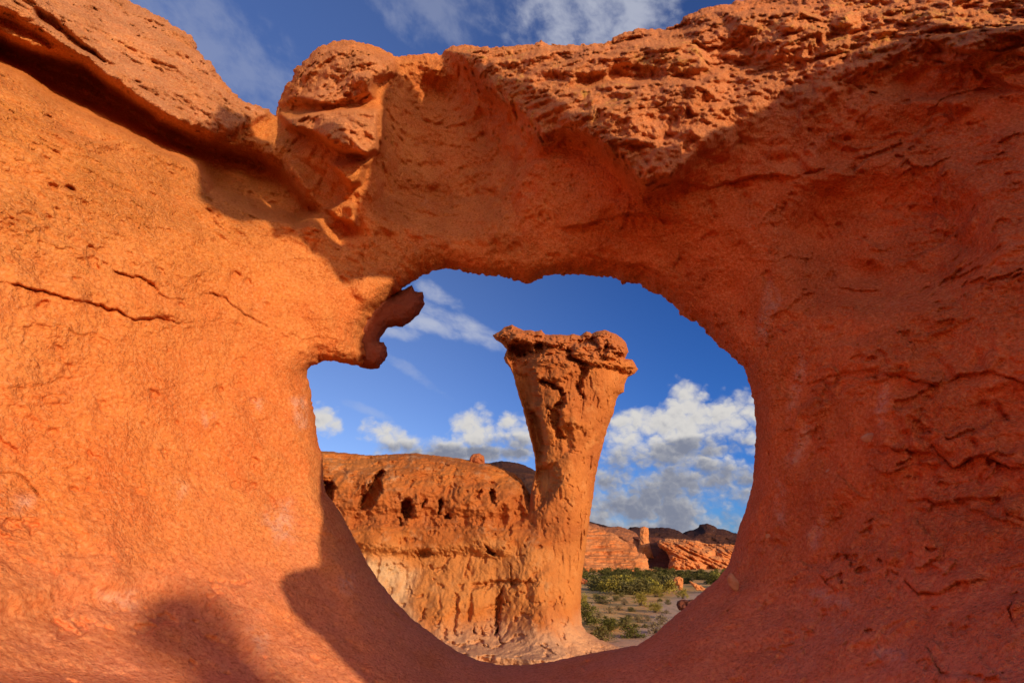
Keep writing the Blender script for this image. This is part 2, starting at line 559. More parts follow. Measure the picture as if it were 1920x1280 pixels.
def build_ground():
    t = np.linspace(-1, 1, 520)
    ax = 14 * np.sinh(t * math.asinh(3000 / 14))
    xs = ax + 16; ys = ax + 34
    X, Y = np.meshgrid(xs, ys)
    Z = gz(X, Y)
    p = np.stack([X, Y, X * 0], -1)
    near = np.exp(-((X - 20) ** 2 + (Y - 45) ** 2) / 60 ** 2)
    Z = Z + near * (0.05 * fbm(p, 0.8, 3, 0.5, 9))
    n = len(t)
    idx = np.arange(n * n).reshape(n, n)
    f = np.stack([idx[:-1, :-1], idx[:-1, 1:], idx[1:, 1:], idx[1:, :-1]], -1).reshape(-1, 4)
    # dry wash: a pale sandy channel on the plain
    line = [tuple(at(u, v)[:2]) for u, v in ((1150, 1222), (1195, 1207), (1240, 1185), (1262, 1160), (1275, 1135), (1300, 1118), (1330, 1110), (1400, 1106))]
    dw = seg_dist(X, Y, line, False)
    w = (1 - sstep(dw + 1.2 * fbm(p, 0.4, 3, 0.5, 3), 0.9, 2.6)) 
    talus = (1 - sstep(seg_dist(X, Y, [(-12, 25.3), (3, 24.8), (6.0, 26)], False), 1.0, 4.0))
    m, T, b, P = new_mat('desert_sand')
    n1 = T.noise(P, 0.35, 5, 0.65)
    n2 = T.noise(P, 2.2, 5, 0.7)
    c = T.mix(T.ss(n1, 0.38, 0.62), (0.88, 0.41, 0.12), (0.90, 0.50, 0.175))
    c = T.mix(T.ss(n2, 0.52, 0.68, 0, 0.4), c, (0.60, 0.29, 0.11))
    c = T.mix(T.ss(T.noise(P, 0.14, 4, 0.6), 0.46, 0.62, 0, 0.55), c, (0.56, 0.40, 0.10))
    c = T.mix(T.attr('wash'), c, (0.70, 0.43, 0.25))
    c = T.mix(T.attr('rock'), c, (0.68, 0.22, 0.05))  # ground round the viewer made orange to bounce warm light into the shade
    g = T.voro(P, 3.0, out='Color')
    sc_ = T.n.new('ShaderNodeSeparateColor'); T.l.new(g, sc_.inputs[0])
    c = T.mix(T.ss(sc_.outputs[0], 0.93, 0.96, 0, 0.5), c, (0.60, 0.42, 0.30))
    c = T.mix(T.ss(sc_.outputs[1], 0.95, 0.97, 0, 0.4), c, (0.16, 0.13, 0.055))
    T.l.new(c, b.inputs['Base Color'])
    T.l.new(T.bump(T.noise(P, 5, 6, 0.7), 0.6, 0.12), b.inputs['Normal'])
    o = mesh_obj('ground', np.stack([X, Y, Z], -1).reshape(-1, 3), f, m, attrs={'wash': np.maximum(w, talus).ravel(), 'rock': (1 - sstep(np.hypot(X, Y + 6), 18, 26)).ravel()})
    o['kind'] = 'structure'
    return o
build_ground()


# ------------------------------------------------------------------ the arch
SKYLINE = [(140, -280), (180, -90), (205, -25), (235, 0), (262, 12), (300, 32), (340, 55), (362, 70), (372, 95), (395, 118), (415, 150), (435, 170), (450, 185), (480, 198),
           (505, 207), (516, 217), (521, 200), (528, 175), (545, 150), (552, 130), (575, 110), (595, 88), (620, 80), (650, 73), (690, 82), (720, 95), (748, 106), (770, 104),
           (800, 101), (825, 103), (840, 92), (860, 84), (900, 88), (940, 90), (985, 84), (1015, 78), (1040, 84), (1090, 84), (1135, 80), (1160, 65), (1195, 53), (1240, 56),
           (1275, 45), (1285, 30), (1320, 15), (1370, 5), (1400, -2), (1450, -15), (1600, -60), (1800, -110), (2050, -150), (2300, -150), (2480, 100), (2560, 500)]
BODY = SKYLINE + [(2560, 1740), (-990, 1740), (-990, -280)]
HOLE = [(775, 527), (800, 512), (835, 503), (870, 510), (905, 517), (945, 518), (965, 526), (985, 532), (1000, 530), (1020, 518), (1045, 515), (1075, 515), (1105, 517), (1150, 520),
        (1165, 530), (1200, 533), (1215, 545), (1240, 555), (1262, 568), (1275, 590), (1300, 602), (1320, 615), (1345, 645), (1370, 665), (1395, 690), (1405, 720), (1415, 760),
        (1418, 800), (1415, 850), (1412, 900), (1400, 950), (1385, 990), (1375, 1030), (1365, 1060), (1345, 1085), (1310, 1115), (1270, 1150), (1225, 1190), (1195, 1208), (1170, 1213),
        (1130, 1220), (1070, 1232), (1030, 1240), (985, 1246), (940, 1246), (900, 1238), (860, 1222), (830, 1202), (800, 1180), (770, 1157), (740, 1125), (715, 1095), (692, 1062),
        (675, 1030), (660, 1000), (642, 967), (628, 945), (612, 925), (606, 900), (605, 870), (604, 848), (598, 835), (592, 800), (588, 770), (583, 735), (578, 715), (575, 700), (583, 688),
        (600, 676), (640, 680), (674, 686), (690, 668), (684, 640), (688, 615), (700, 590), (725, 565), (750, 545)]
# horizontal distance of the rock face from the camera
FACE = [(0, 640, 1.95), (0, 330, 1.95), (0, 1000, 1.9), (0, 1280, 1.55), (300, 640, 2.5), (300, 900, 2.45), (300, 1120, 2.3), (300, 1280, 1.9), (560, 640, 3.1), (560, 900, 3.1), (600, 1200, 2.65),
        (550, 470, 3.05), (420, 480, 2.75), (250, 380, 2.4), (-990, 640, .8), (-990, 1700, .7), (-990, -200, .9), (-400, 640, 1.45), (-400, 1300, 1.2),
        (960, 1280, 2.85), (960, 1235, 3.1), (960, 1400, 2.3), (960, 1700, 1.7), (300, 1700, 1.3), (1600, 1700, 1.3),
        (1450, 800, 3.0), (1450, 1050, 2.95), (1600, 800, 2.6), (1750, 800, 2.3), (1920, 800, 2.05), (1920, 1280, 1.6), (1600, 1200, 2.3), (1300, 1220, 2.8), (1920, 450, 2.1), (1600, 500, 2.6),
        (2300, 700, 1.6), (2560, 700, 1.4), (2560, 1500, 1.1), (2560, -150, 1.9),
        (1000, 500, 3.45), (1200, 515, 3.4), (800, 490, 3.45), (1000, 400, 3.25), (1150, 330, 2.95), (1000, 200, 3.25), (850, 300, 3.4), (790, 200, 3.5), (1300, 200, 2.95), (1450, 150, 2.95),
        (1300, 400, 3.0), (1650, 120, 2.75), (1750, 260, 2.5), (1900, 100, 2.45), (1000, 95, 3.45), (1200, 70, 3.35), (1350, 10, 3.3), (1900, -110, 3.0), (2300, -140, 2.7),
        (690, 110, 3.4), (620, 250, 3.05), (690, 380, 3.2), (510, 230, 3.5), (400, 190, 3.15), (250, 120, 2.85), (100, 60, 2.5), (0, 0, 2.3), (200, -60, 3.1), (-400, 0, 1.6), (-400, -250, 1.9)]
face = tps(FACE)

BUTTRESS = [(835, 92), (900, 165), (955, 215), (1012, 280), (1060, 258), (1110, 275), (1160, 320), (1205, 372), (1265, 352), (1330, 315), (1460, 270), (1700, 200), (1960, 160), (2300, 150), (2300, -160), (1400, -60), (900, 70)]
# bulges (+) and recesses (-) of the face: outline, metres towards the camera, edge softness in pixels
BULGES = [
    # tilted slab, upper left
    ([(-400, -260), (150, -260), (517, 218), (470, 236), (425, 262), (330, 238), (250, 196), (165, 128), (70, 62), (0, 28), (-400, -60)], 0.20, 22),
    # hollow under the slab
    ([(-40, 40), (20, 78), (80, 100), (160, 122), (240, 180), (300, 222), (370, 258), (470, 280), (530, 310), (600, 400), (560, 425), (480, 400), (395, 360), (370, 310), (290, 275), (230, 245), (150, 210), (90, 180), (40, 140), (-40, 110)], -0.46, 28),
    ([(60, 10), (100, 32), (160, 85), (215, 125), (190, 118), (120, 80), (70, 40)], -0.12, 10),
    # knob: two stacked lumps
    ([(535, 190), (550, 140), (566, 115), (595, 84), (660, 74), (712, 98), (746, 108), (738, 138), (708, 152), (698, 180), (667, 193), (600, 202)], 0.30, 18),
    ([(526, 213), (580, 208), (667, 199), (718, 203), (712, 283), (686, 296), (636, 284), (583, 255), (536, 240)], 0.37, 13),
    ([(556, 150), (600, 138), (655, 150), (640, 176), (600, 186), (556, 180)], -0.07, 16),
    ([(660, 90), (720, 104), (712, 150), (690, 176), (650, 150)], 0.06, 14),
    ([(622, 306), (703, 296), (684, 315), (679, 343), (655, 354)], 0.19, 10),
    ([(608, 392), (639, 377), (664, 381), (672, 428), (629, 414)], 0.16, 9),
    # the lit buttress of the arch top
    (BUTTRESS, 0.34, 34),
    ([(1010, 130), (1090, 105), (1200, 85), (1310, 70), (1330, 130), (1290, 140), (1170, 130), (1100, 150)], 0.12, 16),
    ([(1090, 165), (1200, 150), (1300, 150), (1340, 175), (1280, 215), (1240, 260), (1160, 240), (1110, 215)], 0.07, 18),
    ([(1130, 255), (1230, 270), (1300, 240), (1260, 330), (1210, 360)], 0.07, 14),
    ([(1350, 25), (1500, 10), (1560, 60), (1500, 110), (1420, 100)], 0.10, 20),
    ([(1700, 70), (1800, 55), (1960, 40), (1960, 90), (1800, 100)], 0.10, 14),
    ([(1560, 150), (1700, 110), (1860, 120), (1960, 110), (1960, 165), (1760, 190), (1650, 180)], -0.10, 20),
    ([(1830, 130), (1900, 105), (1960, 120), (1960, 170), (1890, 165)], 0.10, 12),
    ([(1770, 190), (1815, 178), (1822, 205), (1790, 212)], 0.10, 8),
    # shallow alcove, upper right
    ([(1470, 430), (1530, 360), (1640, 325), (1760, 335), (1830, 380), (1850, 470), (1790, 560), (1660, 590), (1520, 560)], -0.26, 85),
    # alcove between knob and buttress
    ([(735, 150), (800, 130), (850, 140), (930, 210), (980, 300), (960, 400), (860, 430), (760, 420), (700, 380)], -0.30, 60),
    ([(560, 300), (620, 310), (640, 370), (690, 440), (640, 470), (580, 400)], -0.12, 24),
    # shelf lower left
    ([(-60, 1150), (60, 1115), (190, 1095), (330, 1098), (400, 1130), (460, 1190), (520, 1290), (-60, 1290)], -0.07, 40),
    # soft swellings
    ([(1440, 640), (1700, 640), (1900, 700), (1880, 820), (1600, 830)], 0.03, 60),
    ([(640, 700), (560, 560), (640, 520), (700, 540)], 0.05, 30),
    ([(655, 535), (690, 515), (740, 525), (715, 570), (680, 580)], 0.07, 16),
]
# flakes: a step along a traced line. (points, height, fade on raised side px, side)
FLAKES = [
    ([(1527, 722), (1545, 708), (1590, 698), (1640, 695), (1680, 703), (1720, 712), (1765, 722), (1800, 702), (1850, 695), (1890, 705), (1960, 730)], 0.028, 110, -1),
    ([(1610, 840), (1660, 834), (1705, 846), (1740, 849), (1748, 832), (1762, 850), (1790, 877), (1812, 862), (1840, 850), (1880, 868), (1940, 885)], 0.030, 90, -1),
    ([(1690, 938), (1740, 936), (1765, 945), (1800, 935), (1870, 935), (1890, 960), (1940, 985)], 0.020, 60, -1),
    ([(1640, 1050), (1690, 1080), (1720, 1110), (1760, 1112), (1790, 1092), (1830, 1088), (1870, 1080)], 0.020, 60, -1),
    ([(1520, 1062), (1570, 1108), (1610, 1100), (1614, 1080)], 0.014, 40, -1),
    ([(1870, 1120), (1905, 1112), (1940, 1120)], 0.035, 60, 1),
    ([(1720, 1190), (1735, 1210), (1730, 1240), (1760, 1262), (1840, 1270), (1900, 1255)], 0.018, 60, 1),
    ([(1745, 555), (1770, 525), (1800, 505), (1825, 500)], 0.020, 40, -1),
    ([(1390, 1235), (1440, 1218), (1480, 1230), (1505, 1250)], 0.016, 50, 1),
    ([(0, 527), (50, 538), (100, 552), (145, 562), (190, 572), (235, 590), (255, 600), (300, 597), (360, 608)], 0.022, 60, -1),
    ([(195, 490), (215, 510), (250, 515), (283, 528), (300, 550), (315, 558), (343, 565)], 0.020, 50, -1),
    ([(375, 555), (400, 548), (425, 560), (450, 585), (480, 600), (510, 615)], 0.016, 40, -1),
    ([(190, 425), (225, 415), (240, 425), (232, 442)], 0.010, 30, 1),
    ([(0, 887), (30, 888), (55, 905), (65, 925), (90, 945), (95, 972)], 0.014, 40, 1),
    ([(0, 800), (35, 790), (40, 815), (30, 850)], 0.010, 40, 1),
    ([(90, 240), (180, 265), (260, 262), (330, 290), (385, 320)], 0.030, 45, 1),
    ([(300, 250), (360, 280), (440, 288), (500, 310)], 0.03, 30, -1),
    ([(640, 820), (560, 570), (580, 520)], 0.0, 30, 1),
    ([(1040, 430), (1120, 415), (1180, 400), (1230, 405), (1290, 425)], 0.03, 60, -1),
    ([(1230, 330), (1330, 350), (1420, 330), (1500, 330), (1560, 310)], 0.03, 60, -1),
    ([(1060, 470), (1150, 490), (1210, 500), (1270, 530)], 0.02, 50, -1),
    ([(860, 350), (920, 358), (960, 365), (1010, 380)], 0.02, 40, -1),
    ([(850, 1010), (880, 1000)], 0.0, 10, 1),
]
_r = random.Random(5)
for _k in range(0):
    _left = _k >= 18
    _u = _r.uniform(1400, 1930) if not _left else _r.uniform(0, 560)
    _v = _r.uniform(470, 1285) if not _left else _r.uniform(330, 960)
    _L = _r.uniform(60, 230) * (0.5 if _left else 1.0)
    _t = _r.gauss(0.05 if not _left else 0.25, 0.3)
    _n = max(4, int(_L / 16)); _b = _r.uniform(0.05, 0.28)
    _pts = []
    for _i in range(_n + 1):
        _x = _i / _n
        _pts.append((_u + _L * _x, _v + _L * _t * _x - _L * _b * math.sin(math.pi * _x) + _r.gauss(0, 3.5)))
    FLAKES.append((_pts, _r.uniform(0.006, 0.024) * (0.5 if _left else 1.0), _r.uniform(35, 120), _r.choice([-1, -1, -1, 1])))
CRACKS = [
    [(0, 527), (50, 538), (100, 552), (145, 562), (190, 572), (235, 590), (255, 600), (300, 597), (360, 608)],
    [(195, 490), (215, 510), (250, 515), (283, 528), (300, 550), (315, 558), (343, 565)],
    [(375, 555), (400, 548), (425, 560), (450, 585), (480, 600), (510, 615)],
    [(0, 887), (30, 888), (55, 905), (65, 925), (90, 945), (95, 972)],
    [(1905, 1112), (1890, 1140), (1905, 1170)],
    [(540, 950), (535, 980), (525, 1000)],
    [(1745, 555), (1770, 525), (1800, 505)],
    [(250, 10), (300, 45), (345, 65)],
    [(600, 95), (640, 105), (680, 118)],
    [(545, 208), (600, 205), (640, 190)],
]
LICHEN = [([(845, 95), (910, 88), (980, 92), (980, 120), (900, 110)], 12), ([(930, 130), (985, 140), (1015, 230), (990, 250), (940, 190)], 25), ([(1030, 110), (1110, 150), (1150, 200), (1120, 230), (1060, 170)], 25),
          ([(1180, 100), (1310, 80), (1325, 135), (1280, 140), (1210, 130)], 20), ([(1090, 150), (1180, 160), (1180, 190), (1100, 190)], 18), ([(1400, 60), (1560, 10), (1960, 10), (1960, 60), (1600, 100)], 40), ([(1850, 120), (1960, 110), (1960, 150), (1880, 150)], 10)]
PALE = [([(1475, 860), (1490, 830), (1515, 795), (1528, 800), (1515, 830), (1485, 880)], 10), ([(1458, 900), (1470, 915), (1468, 985), (1455, 985)], 8), ([(1515, 1000), (1540, 965), (1548, 980), (1525, 1030)], 10),
        ([(1500, 660), (1515, 690), (1490, 760), (1475, 790), (1480, 740)], 8), ([(1655, 700), (1672, 705), (1655, 800), (1645, 790)], 8), ([(1430, 560), (1445, 520), (1460, 560), (1435, 640), (1420, 640)], 8),
        ([(1530, 1100), (1600, 1130), (1590, 1140), (1520, 1115)], 10), ([(1560, 1170), (1580, 1190), (1570, 1200)], 8), ([(1640, 1210), (1700, 1220), (1690, 1240), (1640, 1230)], 14),
        ([(640, 1085), (660, 1080), (655, 1110), (640, 1105)], 12), ([(545, 750), (570, 745), (575, 800), (560, 805)], 8), ([(470, 750), (490, 750), (485, 770)], 8), ([(380, 770), (400, 780), (385, 800)], 10),
        ([(330, 905), (350, 915), (340, 930)], 14), ([(30, 930), (60, 935), (50, 960), (30, 955)], 14), ([(190, 1110), (250, 1110), (250, 1140), (200, 1135)], 20), ([(500, 970), (540, 940), (550, 1010), (520, 1010)], 22), ([(470, 1180), (500, 1190), (490, 1220)], 16)]


def arch_field():
    """everything smooth about the face, on a coarse regular pixel grid"""
    xs = np.arange(-1000, 2581, 4.0); ys = np.arange(-300, 1761, 4.0)
    U, V = np.meshgrid(xs, ys)
    wob = np.stack([U / 60, V / 60, U * 0], -1)
    wu = U + 7 * fbm(wob, 1.0, 4, 0.6, 31); wv = V + 7 * fbm(wob, 1.0, 4, 0.6, 57)
    F = face(U, V)
    h = np.zeros_like(F)
    for pts, amt, soft in BULGES:
        x0 = min(p[0] for p in pts) - 3 * soft; x1 = max(p[0] for p in pts) + 3 * soft
        y0 = min(p[1] for p in pts) - 3 * soft; y1 = max(p[1] for p in pts) + 3 * soft
        i0, i1 = np.searchsorted(xs, [x0, x1]); j0, j1 = np.searchsorted(ys, [y0, y1])
        s = sdf(wu[j0:j1, i0:i1], wv[j0:j1, i0:i1], pts)
        if pts is BUTTRESS: soft = soft + 100 * sstep(wu[j0:j1, i0:i1], 1230, 1480)
        h[j0:j1, i0:i1] += amt * sstep(s, -0.45 * soft, soft * 0.9)
    zones = {}
    for nm, lst in (('lichen', LICHEN), ('pale', PALE)):
        z = np.zeros_like(F)
        for pts, soft in lst:
            x0 = min(p[0] for p in pts) - 2 * soft; x1 = max(p[0] for p in pts) + 2 * soft
            y0 = min(p[1] for p in pts) - 2 * soft; y1 = max(p[1] for p in pts) + 2 * soft
            i0, i1 = np.searchsorted(xs, [x0, x1]); j0, j1 = np.searchsorted(ys, [y0, y1])
            s = sdf(wu[j0:j1, i0:i1], wv[j0:j1, i0:i1], pts)
            z[j0:j1, i0:i1] = np.maximum(z[j0:j1, i0:i1], sstep(s, -soft, soft * 0.6))
        zones[nm] = z
    slab = sstep(sdf(wu, wv, BULGES[0][0]), -10, 20); knob = sstep(np.maximum(sdf(wu, wv, BULGES[3][0]), sdf(wu, wv, BULGES[4][0])), -10, 20)
    butt = sstep(sdf(wu, wv, BUTTRESS), -20, 30 + 90 * sstep(wu, 1230, 1480))
    zones['weathered'] = np.maximum(np.maximum(slab * 0.85, knob * 0.6), 0.55 * butt)
    zones['ochre'] = (1 - sstep(wv, 300, 800)) * (1 - sstep(wu, 500, 1000))
    zones['coarse'] = np.clip(np.maximum(butt, knob), 0, 1)
    zones['red'] = sstep(wu, 900, 1400) * 0.8 * (1 - butt * 0.7) + sstep(wv + 0.25 * wu, 1150, 1350) * 0.3  # redder right side: keeps its shade from going bluish, shade tone put in colour
    zones['red'] = np.clip(zones['red'], 0, 1)
    zones['smooth'] = (1 - sstep(wu, 560, 800)) * sstep(wv, 330, 620)
    zones['skylight_lift'] = 0.75 * sstep(wv - 0.10 * np.abs(wu - 900), 830, 1200)  # paler low down, standing in for skylight on the upward-facing sill
    d = np.minimum(sdf(U, V, BODY), -sdf(U, V, HOLE))
    return xs, ys, F, h, zones, d


# the traced steps of the lit left wall are thin
FLAKES = [(p_, a_ * (0.5 if max(q[0] for q in p_) < 520 and min(q[1] for q in p_) > 400 else 1.0), f_, s_) for p_, a_, f_, s_ in FLAKES]

def arch_lines(U, V):
    """flakes and cracks, evaluated at fine vertices; metres towards the camera"""
    h = np.zeros(U.shape)
    wob = np.stack([U / 22, V / 22, U * 0], -1)
    wu = U + 10 * fbm(wob, 0.7, 5, 0.58, 71); wv = V + 10 * fbm(wob, 0.7, 5, 0.58, 91)
    for pts, amt, fade, side in FLAKES:
        if amt == 0: continue
        x = np.array([p[0] for p in pts]); y = np.array([p[1] for p in pts])
        sel = np.nonzero((U > x.min() - 10) & (U < x.max() + 10) & (V > y.min() - fade * 1.3) & (V < y.max() + fade * 1.3))[0]
        if not len(sel): continue
        su, sv = wu[sel], wv[sel]
        if x.max() - x.min() > (y.max() - y.min()) * 0.6:
            o = np.argsort(x)
            ln = np.interp(su, x[o], y[o]); s = (sv - ln) * side
            endf = sstep(su, x.min(), x.min() + 40) * (1 - sstep(su, x.max() - 40, x.max()))
        else:
            o = np.argsort(y)
            ln = np.interp(sv, y[o], x[o]); s = (su - ln) * side
            endf = sstep(sv, y.min(), y.min() + 30) * (1 - sstep(sv, y.max() - 30, y.max()))
        h[sel] -= 0.016 * endf * sstep(s, -5.0, -2.5) * (1 - sstep(s, -2.0, 1.0)) * sstep(fbm(np.stack([su / 40, sv / 40, su * 0], -1), 1, 2, 0.5, 29), -0.2, 0.15)
        h[sel] += amt * 1.7 * endf * (0.25 + 0.75 * sstep(fbm(np.stack([su / 55, sv / 55, su * 0], -1), 1, 2, 0.5, 19), -0.25, 0.12)) * sstep(s, -2.0, 3.0) * (1 - sstep(s, 5, fade))
    for pts in CRACKS:
        x = np.array([p[0] for p in pts]); y = np.array([p[1] for p in pts])
        sel = np.nonzero((U > x.min() - 12) & (U < x.max() + 12) & (V > y.min() - 12) & (V < y.max() + 12))[0]
        if not len(sel): continue
        dd = seg_dist(wu[sel], wv[sel], pts, False)
        h[sel] -= 0.018 * (1 - sstep(dd, 0.2, 2.4)) * sstep(fbm(np.stack([U[sel] / 30, V[sel] / 30, U[sel] * 0], -1), 1, 2, 0.5, 9), -0.32, 0.05)
    return h


def build_arch():
    xs, ys, F, Hb, zones, Dc = arch_field()

    def axis(a0, a, b, b1, st):
        mid = np.arange(a, b, st)
        lo = a - np.cumsum(np.linspace(st, 24, 200)); lo = lo[lo > a0][::-1]
        hi = b + np.cumsum(np.linspace(st, 24, 200)); hi = hi[hi < b1]
        return np.concatenate([lo, mid, hi])
    st = 2.4
    us = axis(-985, -20, 1940, 2555, st); vs = axis(-275, -16, 1296, 1735, st)
    Ug, Vg = np.meshgrid(us, vs)
    d = bilerp(xs, ys, Dc, Ug, Vg)
    # exact distance near the outline
    nearm = np.abs(d) < 30
    uu, vv = Ug[nearm], Vg[nearm]
    ju = fbm(np.stack([uu / 14, vv / 14, uu * 0], -1), 1.0, 4, 0.65, 3)
    d[nearm] = np.minimum(sdf(uu, vv, BODY), -sdf(uu, vv, HOLE)) + (3.0 + 6.0 * (1 - sstep(vv, 650, 900))) * ju
    U, V, Dn, faces, used = grid_shell(us, vs, d, st)
    f0 = bilerp(xs, ys, F, U, V)
    hb = bilerp(xs, ys, Hb, U, V)
    zz = {k: bilerp(xs, ys, z, U, V) for k, z in zones.items()}
    low = sstep(V, 900, 1200)
    R = 42 + 60 * low
    RD = 0.26 + 0.15 * low
    dd = Dn
    q = np.clip(dd / R, 0, 1)
    roundoff = RD * (1 - np.sqrt(np.clip(1 - (1 - q) ** 2, 0, 1)))
    Y0 = f0 - hb + roundoff
    P = world_at(U, V, Y0[:, None])
    # natural relief, metres towards the camera
    co = zz['coarse']; sm = 1 - sstep(V, 500, 900) * 0.4
    big = 0.13 * fbm(P, 1.5, 5, 0.55, 11) * (0.6 + 0.85 * co + 0.35 * zz['weathered'])
    mess = sstep(U, 300, 420) * (1 - sstep(U, 950, 1100)) * (1 - sstep(V, 400, 520))      # the broken ground about the knob
    mid = 0.044 * fbm(P, 4.6, 5, 0.62, 21) * (0.6 + 1.5 * co * (1 - 0.5 * mess) + 0.5 * zz['weathered'] + 0.7 * mess)
    mid += 0.13 * mess * fbm(P, 2.8, 5, 0.62, 27)
    lump2 = cells(P + 0.09 * np.stack([fbm(P, 4, 2, 0.5, s) for s in (14, 15, 16)], -1), 5.0, 17)
    mid += 0.06 * (0.5 - lump2) * np.clip(mess * 0.7 + zz['weathered'] * 0.25, 0, 1)
    # bedding ledges on the upper rock, warped and broken
    wl = 0.16 * fbm(P, 1.3, 3, 0.5, 43)
    ang = np.stack([P[:, 0] * 0.7, P[:, 1] * 0.7, P[:, 2] - 0.18 * P[:, 0] + wl], -1)
    kn = mess * co
    led = 0.12 * fbm(ang, 2.6, 4, 0.6, 41, ridged=True) * (co * 0.9 * (1 - 0.8 * kn) + zz['weathered'] * 0.45 + 0.10)
    # granular crust of the coarse upper rock
    grain = np.zeros(len(P)); selc = co > 0.02
    wr = P[selc] + 0.02 * np.stack([fbm(P[selc], 14, 2, 0.5, s) for s in (1, 2, 3)], -1)
    clump = 0.35 + 0.65 * sstep(fbm(P[selc], 2.2, 4, 0.6, 44), -0.2, 0.2)
    c1 = cells(wr, 20, 5); c2 = cells(wr, 42, 6)
    lump = cells(P[selc] + 0.05 * np.stack([fbm(P[selc], 6, 2, 0.5, s) for s in (4, 5, 6)], -1), 5.5, 9)
    grain[selc] = ((0.046 * (0.5 - c1) + 0.026 * (0.5 - c2)) * clump + 0.07 * (0.55 - lump) * (0.3 + 0.7 * clump) * (1 - 0.85 * kn[selc])) * co[selc]
    rough = sstep(fbm(P, 1.4, 3, 0.55, 66), -0.15, 0.25) * (1 - 0.75 * sstep(V, 850, 1150))
    fine = 0.0075 * fbm(P, 17, 2, 0.5, 61) * (0.35 + 0.75 * rough + 1.3 * co + 0.6 * mess) 
    # sandy grain
    g1 = cells(P, 34, 51); g2 = cells(P + 3.3, 62, 52)
    gm = 0.35 + 0.65 * sstep(fbm(P, 2.3, 3, 0.55, 53), -0.2, 0.25)
    calm = 1 - 0.62 * (1 - sstep(U, 560, 800)) * sstep(V, 330, 620) - 0.25 * sstep(V, 950, 1150) * sstep(U, 800, 1200)
    fine = fine * calm
    fine = fine + calm * (0.0130 * (0.5 - g1) + 0.0085 * (0.5 - g2)) * gm * (1 - 0.45 * sstep(V, 900, 1200))
    # pitting / small hollows on the smooth walls
    pit = sstep(fbm(P, 7, 4, 0.55, 81), 0.22, 0.40) * -0.022
    # scattered small holes where pebbles have dropped out
    pw = cells(P, 7.5, 33)
    pit = pit - (0.012 + 0.014 * sstep(U, 1200, 1400)) * (1 - sstep(pw, 0.10, 0.20)) * sstep(fbm(P, 1.1, 2, 0.5, 34), -0.05, 0.15) * (1 - co)
    # broad shallow hollows
    pit = pit + 0.05 * fbm(P, 2.6, 3, 0.5, 35) * (1 - co) * (0.4 + 0.8 * sstep(U, 1300, 1500))
    # scaly sheets on the walls, each with a sharp lower lip
    wz = 0.22 * np.stack([fbm(P, 1.6, 3, 0.5, 5), fbm(P, 1.6, 3, 0.5, 6), fbm(P, 1.6, 3, 0.5, 7)], -1)
    sheet = P[:, 2] * 3.0 + 2.1 * fbm(P + wz, 1.5, 4, 0.55, 15)
    fr = sheet - np.floor(sheet)
    patch = sstep(fbm(P, 2.4, 3, 0.5, 77), -0.02, 0.22)
    sheets = 0.034 * fr * sstep(1 - fr, 0.0, 0.05) * (1 - co) * patch * (0.35 + 0.65 * sstep(U, 1380, 1560))
    # flaking skin: jagged-edged plates lifting along their lower lips
    fa = P * np.array([0.75, 0.75, 1.5])
    fw = fa + 0.10 * np.stack([fbm(P, 4.5, 3, 0.6, s) for s in (131, 132, 133)], -1)
    fl = fbm(fw, 1.15, 6, 0.56, 134)
    amt = (0.009 + 0.019 * sstep(U, 1380, 1600)) * (1 - co) * (1 - 0.6 * sstep(V, 1000, 1200) * (1 - sstep(U, 1200, 1400)))
    for t_ in (-0.16, 0.03, 0.20):
        e_ = fl - t_
        sheets = sheets + amt * sstep(e_, 0.0, 0.008) * (1 - sstep(e_, 0.012, 0.14)) * sstep(fbm(P, 1.8, 2, 0.5, 140 + int(t_ * 100)), -0.12, 0.12)
    # rough chipped patches
    chip = fbm(P, 11, 2, 0.5, 87, ridged=True) * sstep(fbm(P, 1.7, 3, 0.55, 88), -0.05, 0.25)
    sheets = sheets + 0.022 * calm * chip * (1 - co) * (1 - 0.85 * sstep(V, 850, 1100) * (1 - sstep(U, 1300, 1500)))
    edge = 0.5 + 0.5 * np.clip(dd / 14.0, 0, 1)
    h = (big + mid + led + grain + fine + pit + sheets + arch_lines(U, V)) * edge
    Yf = np.maximum(Y0 - h, 0.35)
    front = world_at(U, V, Yf[:, None])
    nF = len(front)
    at_ = {k: zz[k] for k in ('lichen', 'pale', 'weathered', 'red', 'skylight_lift', 'ochre', 'smooth')}
    # back of the rock: coarser shell from the same outline, a metre and more behind
    us2 = us[::4]; vs2 = vs[::4]
    U2g, V2g = np.meshgrid(us2, vs2)
    d2 = d[::4, ::4] - 4.0
    U2, V2, D2, fc2, used2 = grid_shell(us2, vs2, d2, st * 4)
    low2 = sstep(V2, 900, 1200)
    q2 = np.clip(D2 / 190.0, 0, 1)
    T2 = 1.1
    yb = bilerp(xs, ys, F, U2, V2) - bilerp(xs, ys, Hb, U2, V2) + 0.26 + 0.15 * low2 - 0.01 + T2 * np.sqrt(np.clip(1 - (1 - q2) ** 2, 0, 1))
    B = world_at(U2, V2, yb[:, None])
    yb = yb + (0.12 * fbm(B, 1.2, 4, 0.5, 101)) * np.clip(D2 / 30, 0, 1)
    back = world_at(U2, V2, yb[:, None])
    verts = np.concatenate([front, back])
    fcs = np.concatenate([faces, fc2[:, ::-1] + nF])
    attrs = {k: np.concatenate([v, np.zeros(len(back))]) for k, v in at_.items()}
    o = mesh_obj('rock_arch', verts, fcs, M_ARCH, attrs=attrs)
    tag(o, 'huge orange red sandstone wall pierced by a rounded window hole, filling the foreground', 'rock arch')
    return o, (xs, ys, F, Hb)

arch, AF = build_arch()

